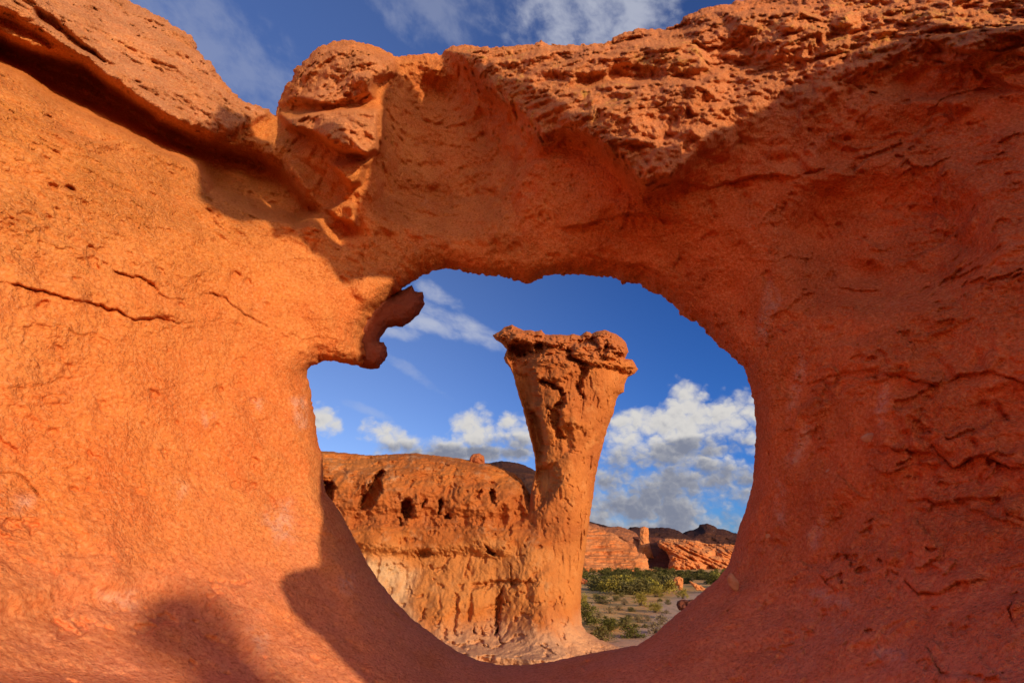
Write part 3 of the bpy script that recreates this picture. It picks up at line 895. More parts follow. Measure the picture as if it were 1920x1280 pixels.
def arch_point(u, v, out=0.0):
    xs, ys, F, Hb = AF
    U = np.array([float(u)]); V = np.array([float(v)])
    y = bilerp(xs, ys, F, U, V) - bilerp(xs, ys, Hb, U, V) - out
    return world_at(U, V, y[:, None])[0]


# ------------------------------------------------------------------ rock masses from traced outlines at a real distance and thickness
def rock_mass(name, outline, Y, mat, mode='round', res=1.5, R=60, T=3.0, Tback=None, disp=None, jag=2.0, jagf=12, parent=None, flare=None, seed=0, sag=1.0, slope=None):
    """outline in photo pixels, on the vertical plane at distance Y. mode 'round' = tube-like section, 'face' = steep face with rounded edge"""
    o_ = np.array(outline, float)
    u0, u1 = o_[:, 0].min() - 4 * res, o_[:, 0].max() + 4 * res
    v0, v1 = o_[:, 1].min() - 4 * res, o_[:, 1].max() + 4 * res
    us = np.arange(u0, u1, res); vs = np.arange(v0, v1, res)
    Ug, Vg = np.meshgrid(us, vs)
    d = sdf(Ug, Vg, outline) + jag * fbm(np.stack([Ug / jagf, Vg / jagf, Ug * 0], -1), 1.0, 4, 0.6, 200 + seed)
    U, V, Dn, faces, used = grid_shell(us, vs, d, res)
    mpp = Y / (FPX * CP)                                     # metres per pixel there
    if mode == 'round':
        cr = max(res * 2, max(u1 - u0, v1 - v0) / 150)
        cu = np.arange(u0, u1 + cr, cr); cv = np.arange(v0, v1 + cr, cr)
        CU, CV = np.meshgrid(cu, cv)
        ph = poisson(sdf(CU, CV, outline) > 0, cr)
        sec = np.sqrt(np.maximum(bilerp(cu, cv, ph, U, V), 0))
        sec = np.minimum(sec, np.sqrt(np.maximum(2 * Dn * max(4.0, np.sqrt(ph.max())), 0)))
        sec = sec * mpp * sag
    else:
        q = np.clip(Dn / R, 0, 1)
        sec = T * np.sqrt(np.clip(1 - (1 - q) ** 2, 0, 1))
    yb_ = Y + (slope(U, V) if slope else 0)
    yf = yb_ - sec
    P = world_at(U, V, (yf * np.ones_like(U))[:, None])
    if flare: yf = yf - flare(P, U, V)
    P = world_at(U, V, (yf * np.ones_like(U))[:, None])
    attrs = {'pale': np.zeros(len(U))}
    if disp is not None:
        r = disp(P, U, V)
        if isinstance(r, tuple):
            r, attrs['pale'] = r
        yf = yf - r * np.clip(Dn / (4 * res), 0.15, 1)
    front = world_at(U, V, (yf * np.ones_like(U))[:, None])
    tb = Tback if Tback is not None else 1.0
    back = world_at(U, V, ((yb_ + sec * tb) * np.ones_like(U))[:, None])
    n = len(front)
    ob = mesh_obj(name, np.concatenate([front, back]), np.concatenate([faces, faces[:, ::-1] + n]), mat, parent=parent,
                  attrs={k: np.concatenate([a, a * 0]) for k, a in attrs.items()})
    return ob

def pit_field(U, V, pits, seed=0):
    """caves and hollows: list of (polygon, depth, soft)"""
    wob = np.stack([U / 10, V / 10, U * 0], -1)
    wu = U + 11 * fbm(wob, 0.8, 4, 0.62, seed + 1); wv = V + 11 * fbm(wob, 0.8, 4, 0.62, seed + 2)
    h = np.zeros(U.shape)
    for pts, dep, soft in pits:
        x = [p[0] for p in pts]; y = [p[1] for p in pts]
        sel = np.nonzero((U > min(x) - 4 * soft) & (U < max(x) + 4 * soft) & (V > min(y) - 4 * soft) & (V < max(y) + 4 * soft))[0]
        if len(sel): h[sel] += dep * sstep(sdf(wu[sel], wv[sel], pts), -soft * 0.6, soft)
    return h

# ---- the vase-shaped pillar with its ridge: one rock
PY = 27.0
PILLAR = [(923, 628), (935, 622), (945, 614), (960, 609), (972, 615), (983, 620), (995, 618), (1003, 622), (1015, 618), (1022, 627), (1045, 627), (1068, 628), (1076, 626), (1088, 629), (1100, 620), (1110, 625),
          (1118, 621), (1135, 618), (1150, 624), (1165, 632), (1175, 645), (1178, 660), (1172, 672), (1185, 674), (1192, 683), (1197, 692), (1190, 701), (1178, 706), (1171, 720), (1170, 735), (1160, 740), (1155, 750),
          (1150, 775), (1140, 800), (1130, 835), (1124, 860), (1117, 890), (1112, 930), (1106, 970), (1100, 1010), (1096, 1050), (1090, 1090), (1089, 1140), (1091, 1170), (1100, 1183), (1120, 1196), (1150, 1208), (1178, 1222),
          (1200, 1260), (1200, 1300), (930, 1300), (950, 1150), (975, 1050), (990, 950), (1000, 900), (1004, 880), (1003, 858), (997, 830), (990, 805), (985, 785), (980, 765), (972, 740), (967, 722), (963, 705), (957, 690), (948, 680),
          (945, 670), (950, 655), (942, 645), (930, 637)]
PILLAR_PITS = [
    ([(955, 642), (995, 640), (998, 660), (975, 668), (955, 660)], -0.35, 5), ([(1003, 645), (1018, 640), (1020, 662), (1005, 664)], -0.3, 4),
    ([(1058, 655), (1065, 650), (1075, 670), (1100, 680), (1098, 688), (1070, 678)], -0.30, 4), ([(1090, 690), (1102, 688), (1098, 710), (1085, 730), (1078, 725)], -0.30, 4),
    ([(1078, 725), (1090, 725), (1092, 745), (1086, 742)], -0.25, 4),
    ([(1012, 712), (1045, 722), (1060, 735), (1060, 755), (1050, 768), (1035, 764), (1050, 748), (1046, 732), (1020, 722)], -0.32, 4),
    ([(1024, 762), (1045, 766), (1052, 778), (1045, 795), (1058, 820), (1050, 825), (1036, 800), (1030, 780)], -0.34, 5),
    ([(1080, 640), (1100, 632), (1120, 632), (1112, 645), (1085, 646)], -0.28, 5), ([(1125, 660), (1135, 640), (1142, 650), (1135, 668)], -0.25, 4),
    ([(1148, 660), (1165, 660), (1163, 668), (1148, 668)], -0.2, 3), ([(1160, 692), (1185, 700), (1175, 708), (1160, 700)], -0.2, 3),
    ([(990, 770), (1005, 765), (1020, 790), (1022, 830), (1010, 860), (1000, 830)], -0.25, 9),
    ([(1055, 800), (1070, 795), (1075, 840), (1060, 850)], -0.12, 8),
    ([(1000, 880), (1040, 870), (1048, 900), (1030, 935), (1010, 950)], -0.30, 14),
    # ledges that stick out
    ([(925, 630), (960, 610), (1000, 620), (1075, 628), (1060, 650), (1000, 645), (960, 640)], 0.28, 6),
    ([(1110, 625), (1140, 620), (1172, 635), (1176, 665), (1150, 672), (1128, 665)], 0.40, 6),
    ([(1070, 650), (1110, 640), (1130, 660), (1175, 675), (1195, 690), (1165, 692), (1100, 680), (1075, 670)], 0.22, 5),
    ([(960, 660), (1000, 665), (1055, 670), (1085, 690), (1060, 715), (1010, 712), (970, 700)], 0.16, 8),
    ([(1052, 740), (1078, 740), (1090, 800), (1055, 800), (1048, 770)], 0.15, 9),
]
def pillar_disp(P, U, V):
    Q = P.copy()
    cap = 1 - sstep(V, 668, 702)
    uL = np.interp(V, [655, 690, 740, 785, 830, 880], [945, 957, 972, 985, 997, 1003]); uS = np.interp(V, [655, 690, 740, 800, 850, 900], [1000, 1002, 1008, 1018, 1026, 1034])
    uS = uS + 26 * fbm(np.stack([V / 34, U / 90, U * 0], -1), 1.0, 5, 0.62, 318) + 2
    ts = np.clip((U - uL) / (uS - uL), 0, 1)
    strip = 4 * ts * (1 - ts) * np.interp(V, [640, 665, 850, 900], [0, 1.0, 0.75, 0])
    h = 0.55 * fbm(Q, 0.45, 3, 0.5, 301) * (1 - 0.4 * cap)
    h += 0.30 * fbm(Q, 0.9, 4, 0.6, 302) * (0.5 + cap)
    L = np.stack([Q[:, 0] * 0.6, Q[:, 1] * 0.6, Q[:, 2] * 1.8], -1)
    h += 0.34 * cap * (fbm(L, 1.1, 4, 0.6, 303, ridged=True))
    c = cells(L, 1.3, 8)
    h += 0.20 * cap * (0.6 - c)
    flute = np.stack([Q[:, 0] * 2.0, Q[:, 1] * 2.0, Q[:, 2] * 0.45], -1)
    h += 0.15 * fbm(flute, 0.8, 4, 0.6, 304) * (1 - cap)
    h += 0.085 * fbm(Q, 4.0, 4, 0.62, 305)
    tt = 5 * fbm(np.stack([Q[:, 0] * 0.8, Q[:, 1] * 0.8, Q[:, 2] * 1.7], -1), 0.9, 3, 0.55, 311)
    h += 0.20 * cap * (np.floor(tt) + sstep(tt - np.floor(tt), 0.0, 0.18) - tt * 0.6)
    gro = fbm(np.stack([Q[:, 0] * 1.3, Q[:, 1] * 1.3, Q[:, 2] * 0.3], -1) + 0.3 * fbm(Q, 1.0, 3, 0.5, 312)[:, None], 1.2, 3, 0.5, 313, ridged=True)
    h -= 0.16 * sstep(gro, 0.22, 0.48) * (1 - cap) * sstep(fbm(Q, 0.5, 2, 0.5, 314), -0.1, 0.2)
    pk = sstep(fbm(Q, 2.6, 3, 0.6, 306), 0.20, 0.36)
    h -= 0.10 * pk
    h += pit_field(U, V, PILLAR_PITS, 400) * 2.4 - 1.35 * strip
    return h
def base_flare(P, U, V):
    return 1.5 * np.exp(-np.maximum(P[:, 2] - 0.0, 0) / 0.55)

formation = empty('rock_formation', (0, PY, 0))
tag(formation, 'tall vase shaped orange rock pillar with a knobbly cap, growing from a lower rock ridge', 'rock formation')
pil = rock_mass('pillar', PILLAR, PY, M_PILLAR, 'round', 1.25, disp=pillar_disp, jag=2.2, jagf=11, flare=base_flare, seed=1, sag=1.0)

RIDGE = [(330, 815), (480, 835), (600, 845), (640, 848), (690, 853), (740, 851), (775, 849), (805, 852), (840, 856), (870, 860), (892, 865), (915, 868), (940, 876), (962, 886), (978, 898), (988, 915), (1000, 935),
         (1035, 955), (1070, 1000), (1075, 1300), (330, 1300)]
RIDGE_PITS = [
    ([(604, 903), (620, 902), (632, 912), (624, 925), (622, 938), (610, 935)], -1.5, 4),
    ([(700, 892), (716, 880), (722, 884), (712, 900), (718, 915), (706, 935), (695, 955), (672, 952), (680, 925), (696, 905)], -1.5, 5),
    ([(750, 960), (753, 944), (760, 934), (769, 935), (775, 948), (770, 968), (760, 972)], -1.3, 6),
    ([(748, 968), (754, 970), (750, 986), (746, 985)], -0.6, 3), ([(790, 942), (798, 938), (796, 950), (791, 952)], -0.6, 3),
    ([(823, 940), (828, 932), (832, 945), (826, 962), (820, 964)], -0.8, 3), ([(917, 918), (923, 914), (929, 928), (926, 945), (920, 942)], -0.9, 3),
    ([(888, 922), (902, 920), (900, 935), (892, 934)], -0.5, 4), ([(829, 963), (842, 962), (844, 970), (832, 972)], -0.7, 3),
    ([(910, 1022), (922, 1028), (932, 1040), (922, 1042), (912, 1034)], -0.9, 4), ([(775, 1035), (800, 1030), (815, 1040), (790, 1044)], -0.5, 4),
    ([(928, 1130), (940, 1100), (945, 1105), (938, 1150), (935, 1190), (928, 1190)], -0.6, 5), ([(985, 1090), (992, 1085), (998, 1110), (994, 1140)], -0.35, 6),
    ([(785, 1160), (795, 1140), (800, 1142), (790, 1165)], -0.3, 4), ([(850, 1130), (856, 1110), (860, 1130), (855, 1190), (850, 1190)], -0.35, 5),
    ([(880, 1095), (945, 1085), (1010, 1090), (1010, 1098), (940, 1096), (885, 1104)], -0.35, 6),
    # swelling courses
    ([(600, 880), (690, 885), (800, 900), (980, 905), (985, 960), (900, 970), (800, 955), (700, 960), (600, 955)], 0.35, 14),
    ([(640, 985), (760, 975), (900, 985), (960, 1000), (955, 1036), (920, 1044), (860, 1034), (780, 1040), (660, 1028)], 0.55, 15),
    ([(765, 935), (785, 928), (792, 945), (788, 968), (776, 970)], 0.35, 5),
    ([(800, 870), (860, 868), (900, 880), (900, 900), (830, 900)], 0.2, 8),
]
def ridge_disp(P, U, V):
    Q = P
    z = Q[:, 2]
    top = sstep(z, 4.6, 5.2)
    low = 1 - sstep(z, 3.2, 4.6)
    h = 0.8 * fbm(Q, 0.35, 3, 0.5, 321) + 0.36 * fbm(Q, 0.9, 4, 0.6, 322) * (0.5 + top)
    L = np.stack([Q[:, 0] * 0.5, Q[:, 1] * 0.5, Q[:, 2] * 1.6], -1)
    h += 0.22 * fbm(L, 0.9, 4, 0.6, 323, ridged=True) * top
    flute = np.stack([Q[:, 0] * 0.9, Q[:, 1] * 0.9, Q[:, 2] * 0.24], -1)
    h += 0.42 * fbm(flute + 0.5 * fbm(Q, 0.7, 3, 0.5, 327)[:, None], 1.0, 4, 0.55, 324) * low * (0.4 + 0.6 * sstep(fbm(Q, 0.3, 2, 0.5, 328), -0.15, 0.2))
    hol = fbm(np.stack([Q[:, 0] * 1.0, Q[:, 1] * 1.0, Q[:, 2] * 0.75], -1) + 0.4 * fbm(Q, 0.8, 3, 0.5, 331)[:, None], 0.8, 3, 0.5, 332)
    h -= 0.5 * sstep(hol, 0.12, 0.36) * sstep(z, 4.9, 5.5) * (1 - sstep(z, 7.0, 7.8))
    h += 0.30 * fbm(Q, 1.1, 4, 0.6, 333) * sstep(z, 6.8, 7.6)
    gro = fbm(np.stack([Q[:, 0] * 0.9, Q[:, 1] * 0.9, Q[:, 2] * 0.2], -1) + 0.35 * fbm(Q, 0.9, 3, 0.5, 334)[:, None], 1.0, 3, 0.5, 335, ridged=True)
    h -= 0.36 * sstep(gro, 0.18, 0.44) * low * sstep(fbm(Q, 0.35, 2, 0.5, 336), -0.15, 0.15)
    h += 0.10 * fbm(Q, 4.0, 4, 0.62, 325) + 0.10 * top * (0.5 - cells(Q, 1.6, 3))
    h -= 0.16 * sstep(fbm(Q, 1.9, 3, 0.6, 326), 0.18, 0.34)
    h += pit_field(U, V, RIDGE_PITS, 430)
    pale = np.clip(sstep(sdf(U, V, [(640, 1035), (740, 1045), (790, 1070), (770, 1120), (800, 1200), (700, 1200), (640, 1100)]), -12, 25), 0, 1)
    return h, pale
ridge = rock_mass('ridge', RIDGE, PY + 2.3, M_RIDGE, 'face', 1.25, R=80, T=3.3, Tback=1.3, disp=ridge_disp, jag=2.4, jagf=12, flare=lambda P, U, V: 2.2 * np.exp(-np.maximum(P[:, 2], 0) / 0.6) + 0.10 * np.maximum(5.0 - P[:, 2], 0), seed=2, slope=lambda U, V: -0.016 * np.clip(U - 925, 0, 90) * (1 - sstep(V, 930, 990)) - 0.011 * np.clip(U - 930, 0, 110) * sstep(V, 930, 990))
for o in (pil, ridge):
    recenter(o, (0, PY, 0)); o.location = (0, 0, 0); o.parent = formation

# ---- boulders
def simple_rock(seed, amp):
    def f(P, U, V):
        s = 1.0 / max(P[:, 0].max() - P[:, 0].min(), 0.01)
        return amp / s * (0.28 * fbm(P, 2.2 * s, 4, 0.6, seed) + 0.12 * (0.5 - cells(P, 4.5 * s, seed)))
    return f

def boulder(outline, Y, label, seed, mat=M_BOULDER, sag=1.0, group=None, name='boulder', cat='boulder', amp=1.0):
    mx = max(max(p[0] for p in outline) - min(p[0] for p in outline), 1)
    o = rock_mass(name, outline, Y, mat, 'round', mx / 46, disp=simple_rock(seed, amp), jag=mx * 0.05, jagf=mx * 0.22, seed=seed, sag=sag)
    us = [p[0] for p in outline]; vs = [p[1] for p in outline]
    b = world_at(np.array([np.mean(us)]), np.array([max(vs)]), np.array([[Y]]))[0]
    recenter(o, b)
    tag(o, label, cat, group)
    return o

boulder([(879, 868), (881, 858), (886, 851), (898, 849), (907, 854), (909, 862), (909, 870)], PY + 1.6, 'small orange boulder perched on the skyline of the ridge beside the pillar', 21)
boulder([(1262, 1087), (1266, 1081), (1274, 1080), (1281, 1084), (1281, 1092), (1280, 1106), (1273, 1106), (1272, 1098), (1264, 1094)], 66.0, 'bright orange block of rock standing up among the dark green thicket', 22, mat=M_CLIFF)
boulder([(1290, 1087), (1298, 1090), (1312, 1096), (1322, 1102), (1325, 1107), (1306, 1106), (1300, 1099)], 66.0, 'low orange slab of rock lying in the thicket beside the right rim of the hole', 23, mat=M_CLIFF)
boulder([(1268, 1133), (1270, 1126), (1279, 1123), (1290, 1124), (1300, 1123), (1306, 1130), (1300, 1142), (1284, 1146), (1273, 1143)], 40.0, 'rounded shaded red boulder half hidden behind the right rim of the hole', 24, mat=M_SHADEDROCK)
boulder([(1084, 1083), (1092, 1083), (1100, 1087), (1106, 1092), (1100, 1094), (1084, 1094)], 84.0, 'flat orange rock peeping out beside the pillar shaft, above the bushes', 25)

# ---- far cliffs
def strata_disp(seed, amp, thick, tilt=0.0, tiltv=0.0):
    def f(P, U, V):
        z = P[:, 2] + tilt * P[:, 0] + (1.0 + 6.0 * tilt) * fbm(P, 0.05, 4, 0.55, seed + 5)
        L = np.stack([P[:, 0] * 0.03, P[:, 1] * 0.03, z / thick], -1)
        h = amp * fbm(L, 1.0, 3, 0.7, seed, ridged=True)
        h += amp * 1.6 * fbm(P, 0.10, 4, 0.55, seed + 1) + 0.45 * amp * fbm(P, 0.5, 4, 0.6, seed + 2)
        return h
    return f

CL1 = [(1040, 965), (1085, 974), (1108, 986), (1125, 990), (1137, 996), (1150, 998), (1162, 1008), (1180, 1020), (1192, 1022), (1196, 1034), (1208, 1038), (1215, 1048), (1217, 1066), (1214, 1078), (1040, 1082)]
cliff1 = rock_mass('sandstone_cliff', CL1, 150.0, M_CLIFF, 'face', 0.8, R=16, T=6.0, Tback=3.0, disp=strata_disp(501, 1.7, 1.3), jag=3.0, jagf=6, seed=31,
                   slope=lambda U, V: (1080 - V) * 0.22)
recenter(cliff1, world_at(np.array([1150.]), np.array([1080.]), np.array([[150.]]))[0])
tag(cliff1, 'sunlit orange cliff with level rock layers just right of the pillar shaft', 'cliff')
CL2 = [(1252, 1066), (1256, 1048), (1250, 1034), (1236, 1026), (1230, 1014), (1246, 1009), (1268, 1010), (1283, 1010), (1308, 1013), (1322, 1018), (1345, 1019), (1372, 1020), (1420, 1026), (1480, 1034), (1560, 1030), (1640, 1042), (1720, 1038), (1800, 1052), (1800, 1085), (1360, 1080), (1330, 1074), (1290, 1068), (1270, 1072)]
cliff2 = rock_mass('sandstone_cliff', CL2, 168.0, M_CLIFF, 'face', 0.8, R=14, T=7.0, Tback=3.0, disp=strata_disp(541, 6.0, 4.6, tilt=0.62), jag=3.0, jagf=6, seed=33,
                   slope=lambda U, V: (1080 - V) * 0.25 + (U - 1252) * 0.10)
recenter(cliff2, world_at(np.array([1340.]), np.array([1080.]), np.array([[168.]]))[0])
tag(cliff2, 'sunlit cliff of slanting orange rock layers beside the right rim of the hole', 'cliff')
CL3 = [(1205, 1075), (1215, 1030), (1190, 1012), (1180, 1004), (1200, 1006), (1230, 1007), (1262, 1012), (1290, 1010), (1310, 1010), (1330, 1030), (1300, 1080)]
cliff3 = rock_mass('sandstone_cliff', CL3, 186.0, cliff_material('shaded_gully_rock', (0.30, 0.095, 0.045), (0.20, 0.065, 0.035), (0.36, 0.15, 0.08), 0.2, None, 0.7, 0.6, strata=1.0), 'face', 0.9, R=22, T=5.0, Tback=3.0,  # gully shadow put into the colour: a darker copy of the cliff rock
                   disp=strata_disp(561, 1.6, 2.0, tilt=0.3), jag=1.6, jagf=6, seed=35, slope=lambda U, V: (1080 - V) * 0.3 - (U - 1220) * 0.12)
recenter(cliff3, world_at(np.array([1240.]), np.array([1080.]), np.array([[186.]]))[0])
tag(cliff3, 'dark shaded rock face in the gully between the two sunlit cliffs', 'cliff')
CL4 = [(1060, 975), (1110, 980), (1130, 988), (1160, 986), (1180, 992), (1194, 1000), (1200, 1010), (1215, 1022), (1215, 1060), (1060, 1060)]
cliff4 = rock_mass('sandstone_cliff', CL4, 200.0, cliff_material('upper_cliff_rock', (0.50, 0.18, 0.075), (0.30, 0.11, 0.05), (0.56, 0.26, 0.13), 0.2, None, 0.7, 0.6), 'face', 0.9, R=16, T=6.0, Tback=3.0,
                   disp=strata_disp(581, 2.2, 2.4, tilt=0.3), jag=2.0, jagf=6, seed=36, slope=lambda U, V: (1060 - V) * 0.3)
recenter(cliff4, world_at(np.array([1150.]), np.array([1060.]), np.array([[200.]]))[0])
tag(cliff4, 'brown orange rock slope rising behind the sunlit cliff with level layers', 'cliff')
PIN = [(1198, 1020), (1199, 992), (1201, 988), (1208, 986), (1215, 989), (1217, 1000), (1216, 1010), (1220, 1024), (1226, 1046), (1194, 1046), (1196, 1030)]
boulder(PIN, 190.0, 'square topped orange rock stump on the skyline between the two cliffs', 41, mat=M_CLIFF, name='rock_pinnacle', cat='rock pinnacle', amp=0.7)

def hill(outline, Y, seed, T=60, R=30):
    def f(P, U, V):
        return 16 * fbm(P, 0.02, 5, 0.55, seed, ridged=True) + 5 * fbm(P, 0.08, 3, 0.6, seed + 3)
    o = rock_mass('hill', outline, Y, M_HILL, 'face', 1.3, R=R, T=T, Tback=1.5, disp=f, jag=2.0, jagf=9, seed=seed, slope=lambda U, V: (1060 - V) * 1.1)
    o['kind'] = 'structure'
    return o
hill([(820, 915), (880, 880), (912, 868), (940, 864), (965, 866), (985, 872), (1020, 890), (1060, 935), (1085, 965), (1105, 977), (1140, 986), (1180, 992), (1210, 1000), (1250, 1010), (1250, 1060), (820, 1060)], 330.0, 611, T=50)
hill([(1160, 1010), (1182, 987), (1190, 987), (1210, 990), (1240, 988), (1255, 989), (1272, 995), (1285, 1002), (1320, 1020), (1320, 1060), (1160, 1060)], 420.0, 621, T=50, R=20)
hill([(1260, 1010), (1285, 996), (1298, 993), (1310, 989), (1312, 983), (1325, 981), (1338, 985), (1345, 990), (1362, 993), (1372, 997), (1400, 1005), (1500, 1012), (1600, 1000), (1720, 1008), (1850, 1004), (2000, 1020), (2000, 1060), (1260, 1060)], 560.0, 631, T=60, R=22)

# ------------------------------------------------------------------ fin behind the left jamb, pebbles set in the wall
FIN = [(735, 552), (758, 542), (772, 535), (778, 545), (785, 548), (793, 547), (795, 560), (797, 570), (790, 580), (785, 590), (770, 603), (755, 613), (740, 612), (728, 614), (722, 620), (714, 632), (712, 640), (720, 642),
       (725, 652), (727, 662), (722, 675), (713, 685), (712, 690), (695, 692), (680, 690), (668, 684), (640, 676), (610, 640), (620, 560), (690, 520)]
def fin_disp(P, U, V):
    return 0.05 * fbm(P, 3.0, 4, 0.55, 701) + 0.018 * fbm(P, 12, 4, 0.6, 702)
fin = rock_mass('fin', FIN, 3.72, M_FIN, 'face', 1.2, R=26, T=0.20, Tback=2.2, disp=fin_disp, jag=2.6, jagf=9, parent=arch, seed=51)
fin['label'] = 'ragged shaded red fin of rock jutting behind the left edge of the hole'

def pebble(u, v, ru, rv, rot, seed, mat=M_PEBBLE):
    c = arch_point(u, v, -0.004)
    m = np.linalg.norm(c - np.array([0, 0, CAMZ])) / FPX
    nlat, nlon = 14, 22
    th = np.linspace(0.001, math.pi - 0.001, nlat); ph = np.linspace(0, 2 * math.pi, nlon, endpoint=False)
    TH, PH = np.meshgrid(th, ph, indexing='ij')
    a = np.sin(TH) * np.cos(PH) * ru * m; b = np.sin(TH) * np.sin(PH) * rv * m; cc = np.cos(TH) * min(ru, rv) * m * 0.65
    base = np.stack([a, b, cc], -1).reshape(-1, 3)
    base *= (1 + 0.35 * fbm(base / m, 0.09, 3, 0.5, seed))[:, None]
    ca, sa = math.cos(rot), math.sin(rot)
    x = base[:, 0] * ca - base[:, 1] * sa; z = base[:, 0] * sa + base[:, 1] * ca
    r_ = ray(u, v); fw = r_ / np.linalg.norm(r_)
    rt = np.cross(fw, [0, 0, 1]); rt /= np.linalg.norm(rt); up = np.cross(rt, fw)
    P = c + x[:, None] * rt + z[:, None] * up - base[:, 2:3] * fw
    idx = np.arange(nlat * nlon).reshape(nlat, nlon)
    f = np.stack([idx[:-1, :], idx[1:, :], np.roll(idx, -1, 1)[1:, :], np.roll(idx, -1, 1)[:-1, :]], -1).reshape(-1, 4)
    return mesh_obj('embedded_pebble', P, f, mat, parent=arch)
for a in ((1634, 822, 14, 9, -0.2, 1), (1559, 887, 9, 6, -0.2, 2), (1443, 1008, 11, 9, 0.0, 3), (1374, 1091, 8, 14, 0.35, 4), (1800, 999, 6, 4, 0, 8)):
    pebble(*a)

# ------------------------------------------------------------------ unseen blockers added behind the viewer, outlined to cast the shadows on the arch
def shade_blocker(name, pts, dist, thick, label, seed, up_extra=0.0):
    """an unseen blocker standing dist metres away towards the sun, with this profile (metres across, metres of height above the eye) seen along the light"""
    e1 = np.array([math.cos(SUN_AZ), math.sin(SUN_AZ), 0.0])
    sh = np.array([math.sin(SUN_AZ), -math.cos(SUN_AZ), 0.0])
    P = np.array(pts, float)
    P[:, 1] += math.tan(SUN_EL) * dist
    res = max(P[:, 0].max() - P[:, 0].min(), P[:, 1].max() - P[:, 1].min()) / 200
    us = np.arange(P[:, 0].min() - 4 * res, P[:, 0].max() + 4 * res, res); vs = np.arange(P[:, 1].min() - 4 * res, P[:, 1].max() + 4 * res, res)
    Ug, Vg = np.meshgrid(us, vs)
    d = sdf(Ug, Vg, [tuple(p) for p in P]) + 0.035 * fbm(np.stack([Ug, Vg, Ug * 0], -1), 3.0, 4, 0.55, seed)
    U, V, Dn, faces, _ = grid_shell(us, vs, d, res)
    sec = thick * np.sqrt(np.clip(1 - (1 - np.clip(Dn / (thick * 0.9), 0, 1)) ** 2, 0, 1))
    def place(s):
        return U[:, None] * e1 + np.stack([U * 0, U * 0, V + CAMZ], -1) + (dist + s)[:, None] * sh
    A = place(sec); B = place(-sec)
    A = A + (0.3 * fbm(A, 0.9, 4, 0.55, seed + 2) * np.clip(Dn / 0.3, 0, 1))[:, None] * sh
    B = B + (0.3 * fbm(B, 0.9, 4, 0.55, seed + 3) * np.clip(Dn / 0.3, 0, 1))[:, None] * sh
    n = len(A)
    o = mesh_obj(name, np.concatenate([A, B]), np.concatenate([faces, faces[:, ::-1] + n]), M_ARCH)
    base = (P[:, 0].mean() * e1 + dist * sh); base[2] = 2.6
    recenter(o, base)
    tag(o, label, 'rock outcrop')
    return o

def sunproj(u, v):
    """where the light that reaches this point of the arch face crosses: metres across and height above the eye at the viewer"""
    p = arch_point(u, v) - np.array([0, 0, CAMZ])
    a = p[0] * math.cos(SUN_AZ) + p[1] * math.sin(SUN_AZ)
    s = p[0] * math.sin(SUN_AZ) - p[1] * math.cos(SUN_AZ)
    return (a, p[2] - s * math.tan(SUN_EL))
SP_ = lambda *q: [sunproj(*p) for p in q]
prof = SP_((690, 1290), (600, 1190), (535, 1130), (515, 1088), (545, 1070), (598, 1060), (596, 1010), (606, 960), (602, 930))
prof += SP_((690, 690), (683, 640), (700, 600), (742, 540), (738, 520))
# an overhanging arm towards the left, shaped to shade the wall under the knob
prof += SP_((680, 520), (640, 530), (600, 480), (550, 440), (510, 440), (500, 415), (450, 415), (400, 400), (370, 365), (375, 330))
prof += [(0.24, 3.40), (0.34, 3.90), (0.58, 3.92), (0.71, 3.72), (0.79, 3.32), (0.93, 3.04), (1.05, 2.70), (1.17, 2.66), (1.21, 2.9), (1.25, 3.14), (1.25, 3.3), (1.30, 3.6), (1.32, 3.84), (1.37, 4.25), (1.47, 4.55), (1.62, 4.66), (1.76, 4.62), (1.89, 4.3), (1.95, 3.98), (2.03, 3.54), (2.06, 3.12)]
prof += [(2.10, 2.84), (2.17, 2.58), (2.38, 2.46)]
prof += SP_((1220, 362), (1255, 322), (1310, 262), (1385, 226), (1450, 188), (1500, 145), (1585, 112), (1700, 68), (1920, 50))
prof = [(prof[0][0] + 0.05, -4.0)] + prof + [(prof[-1][0] + 2.0, prof[-1][1] - 0.2), (prof[-1][0] + 2.6, -4.0)]
shade_blocker('shadow_blocker', prof, 2.9, 0.4, 'tall unseen rock blocker behind the viewer, outlined to shade the right half of the arch', 801)
b0 = [sunproj(*q) for q in ((610, 1330), (530, 1272), (478, 1228), (456, 1182), (430, 1140), (385, 1110), (335, 1102), (286, 1118), (254, 1152), (246, 1192), (268, 1224), (322, 1238), (356, 1262), (380, 1330))]
b0 = [(b0[0][0] + 0.1, -5.5)] + b0 + [(b0[-1][0], -5.5)]
shade_blocker('shadow_blocker', b0, 15.0, 0.5, 'unseen head and shoulders shaped blocker behind the viewer whose blurred shadow falls on the arch', 821)  # added blocker in place of the viewer's own head and shoulders


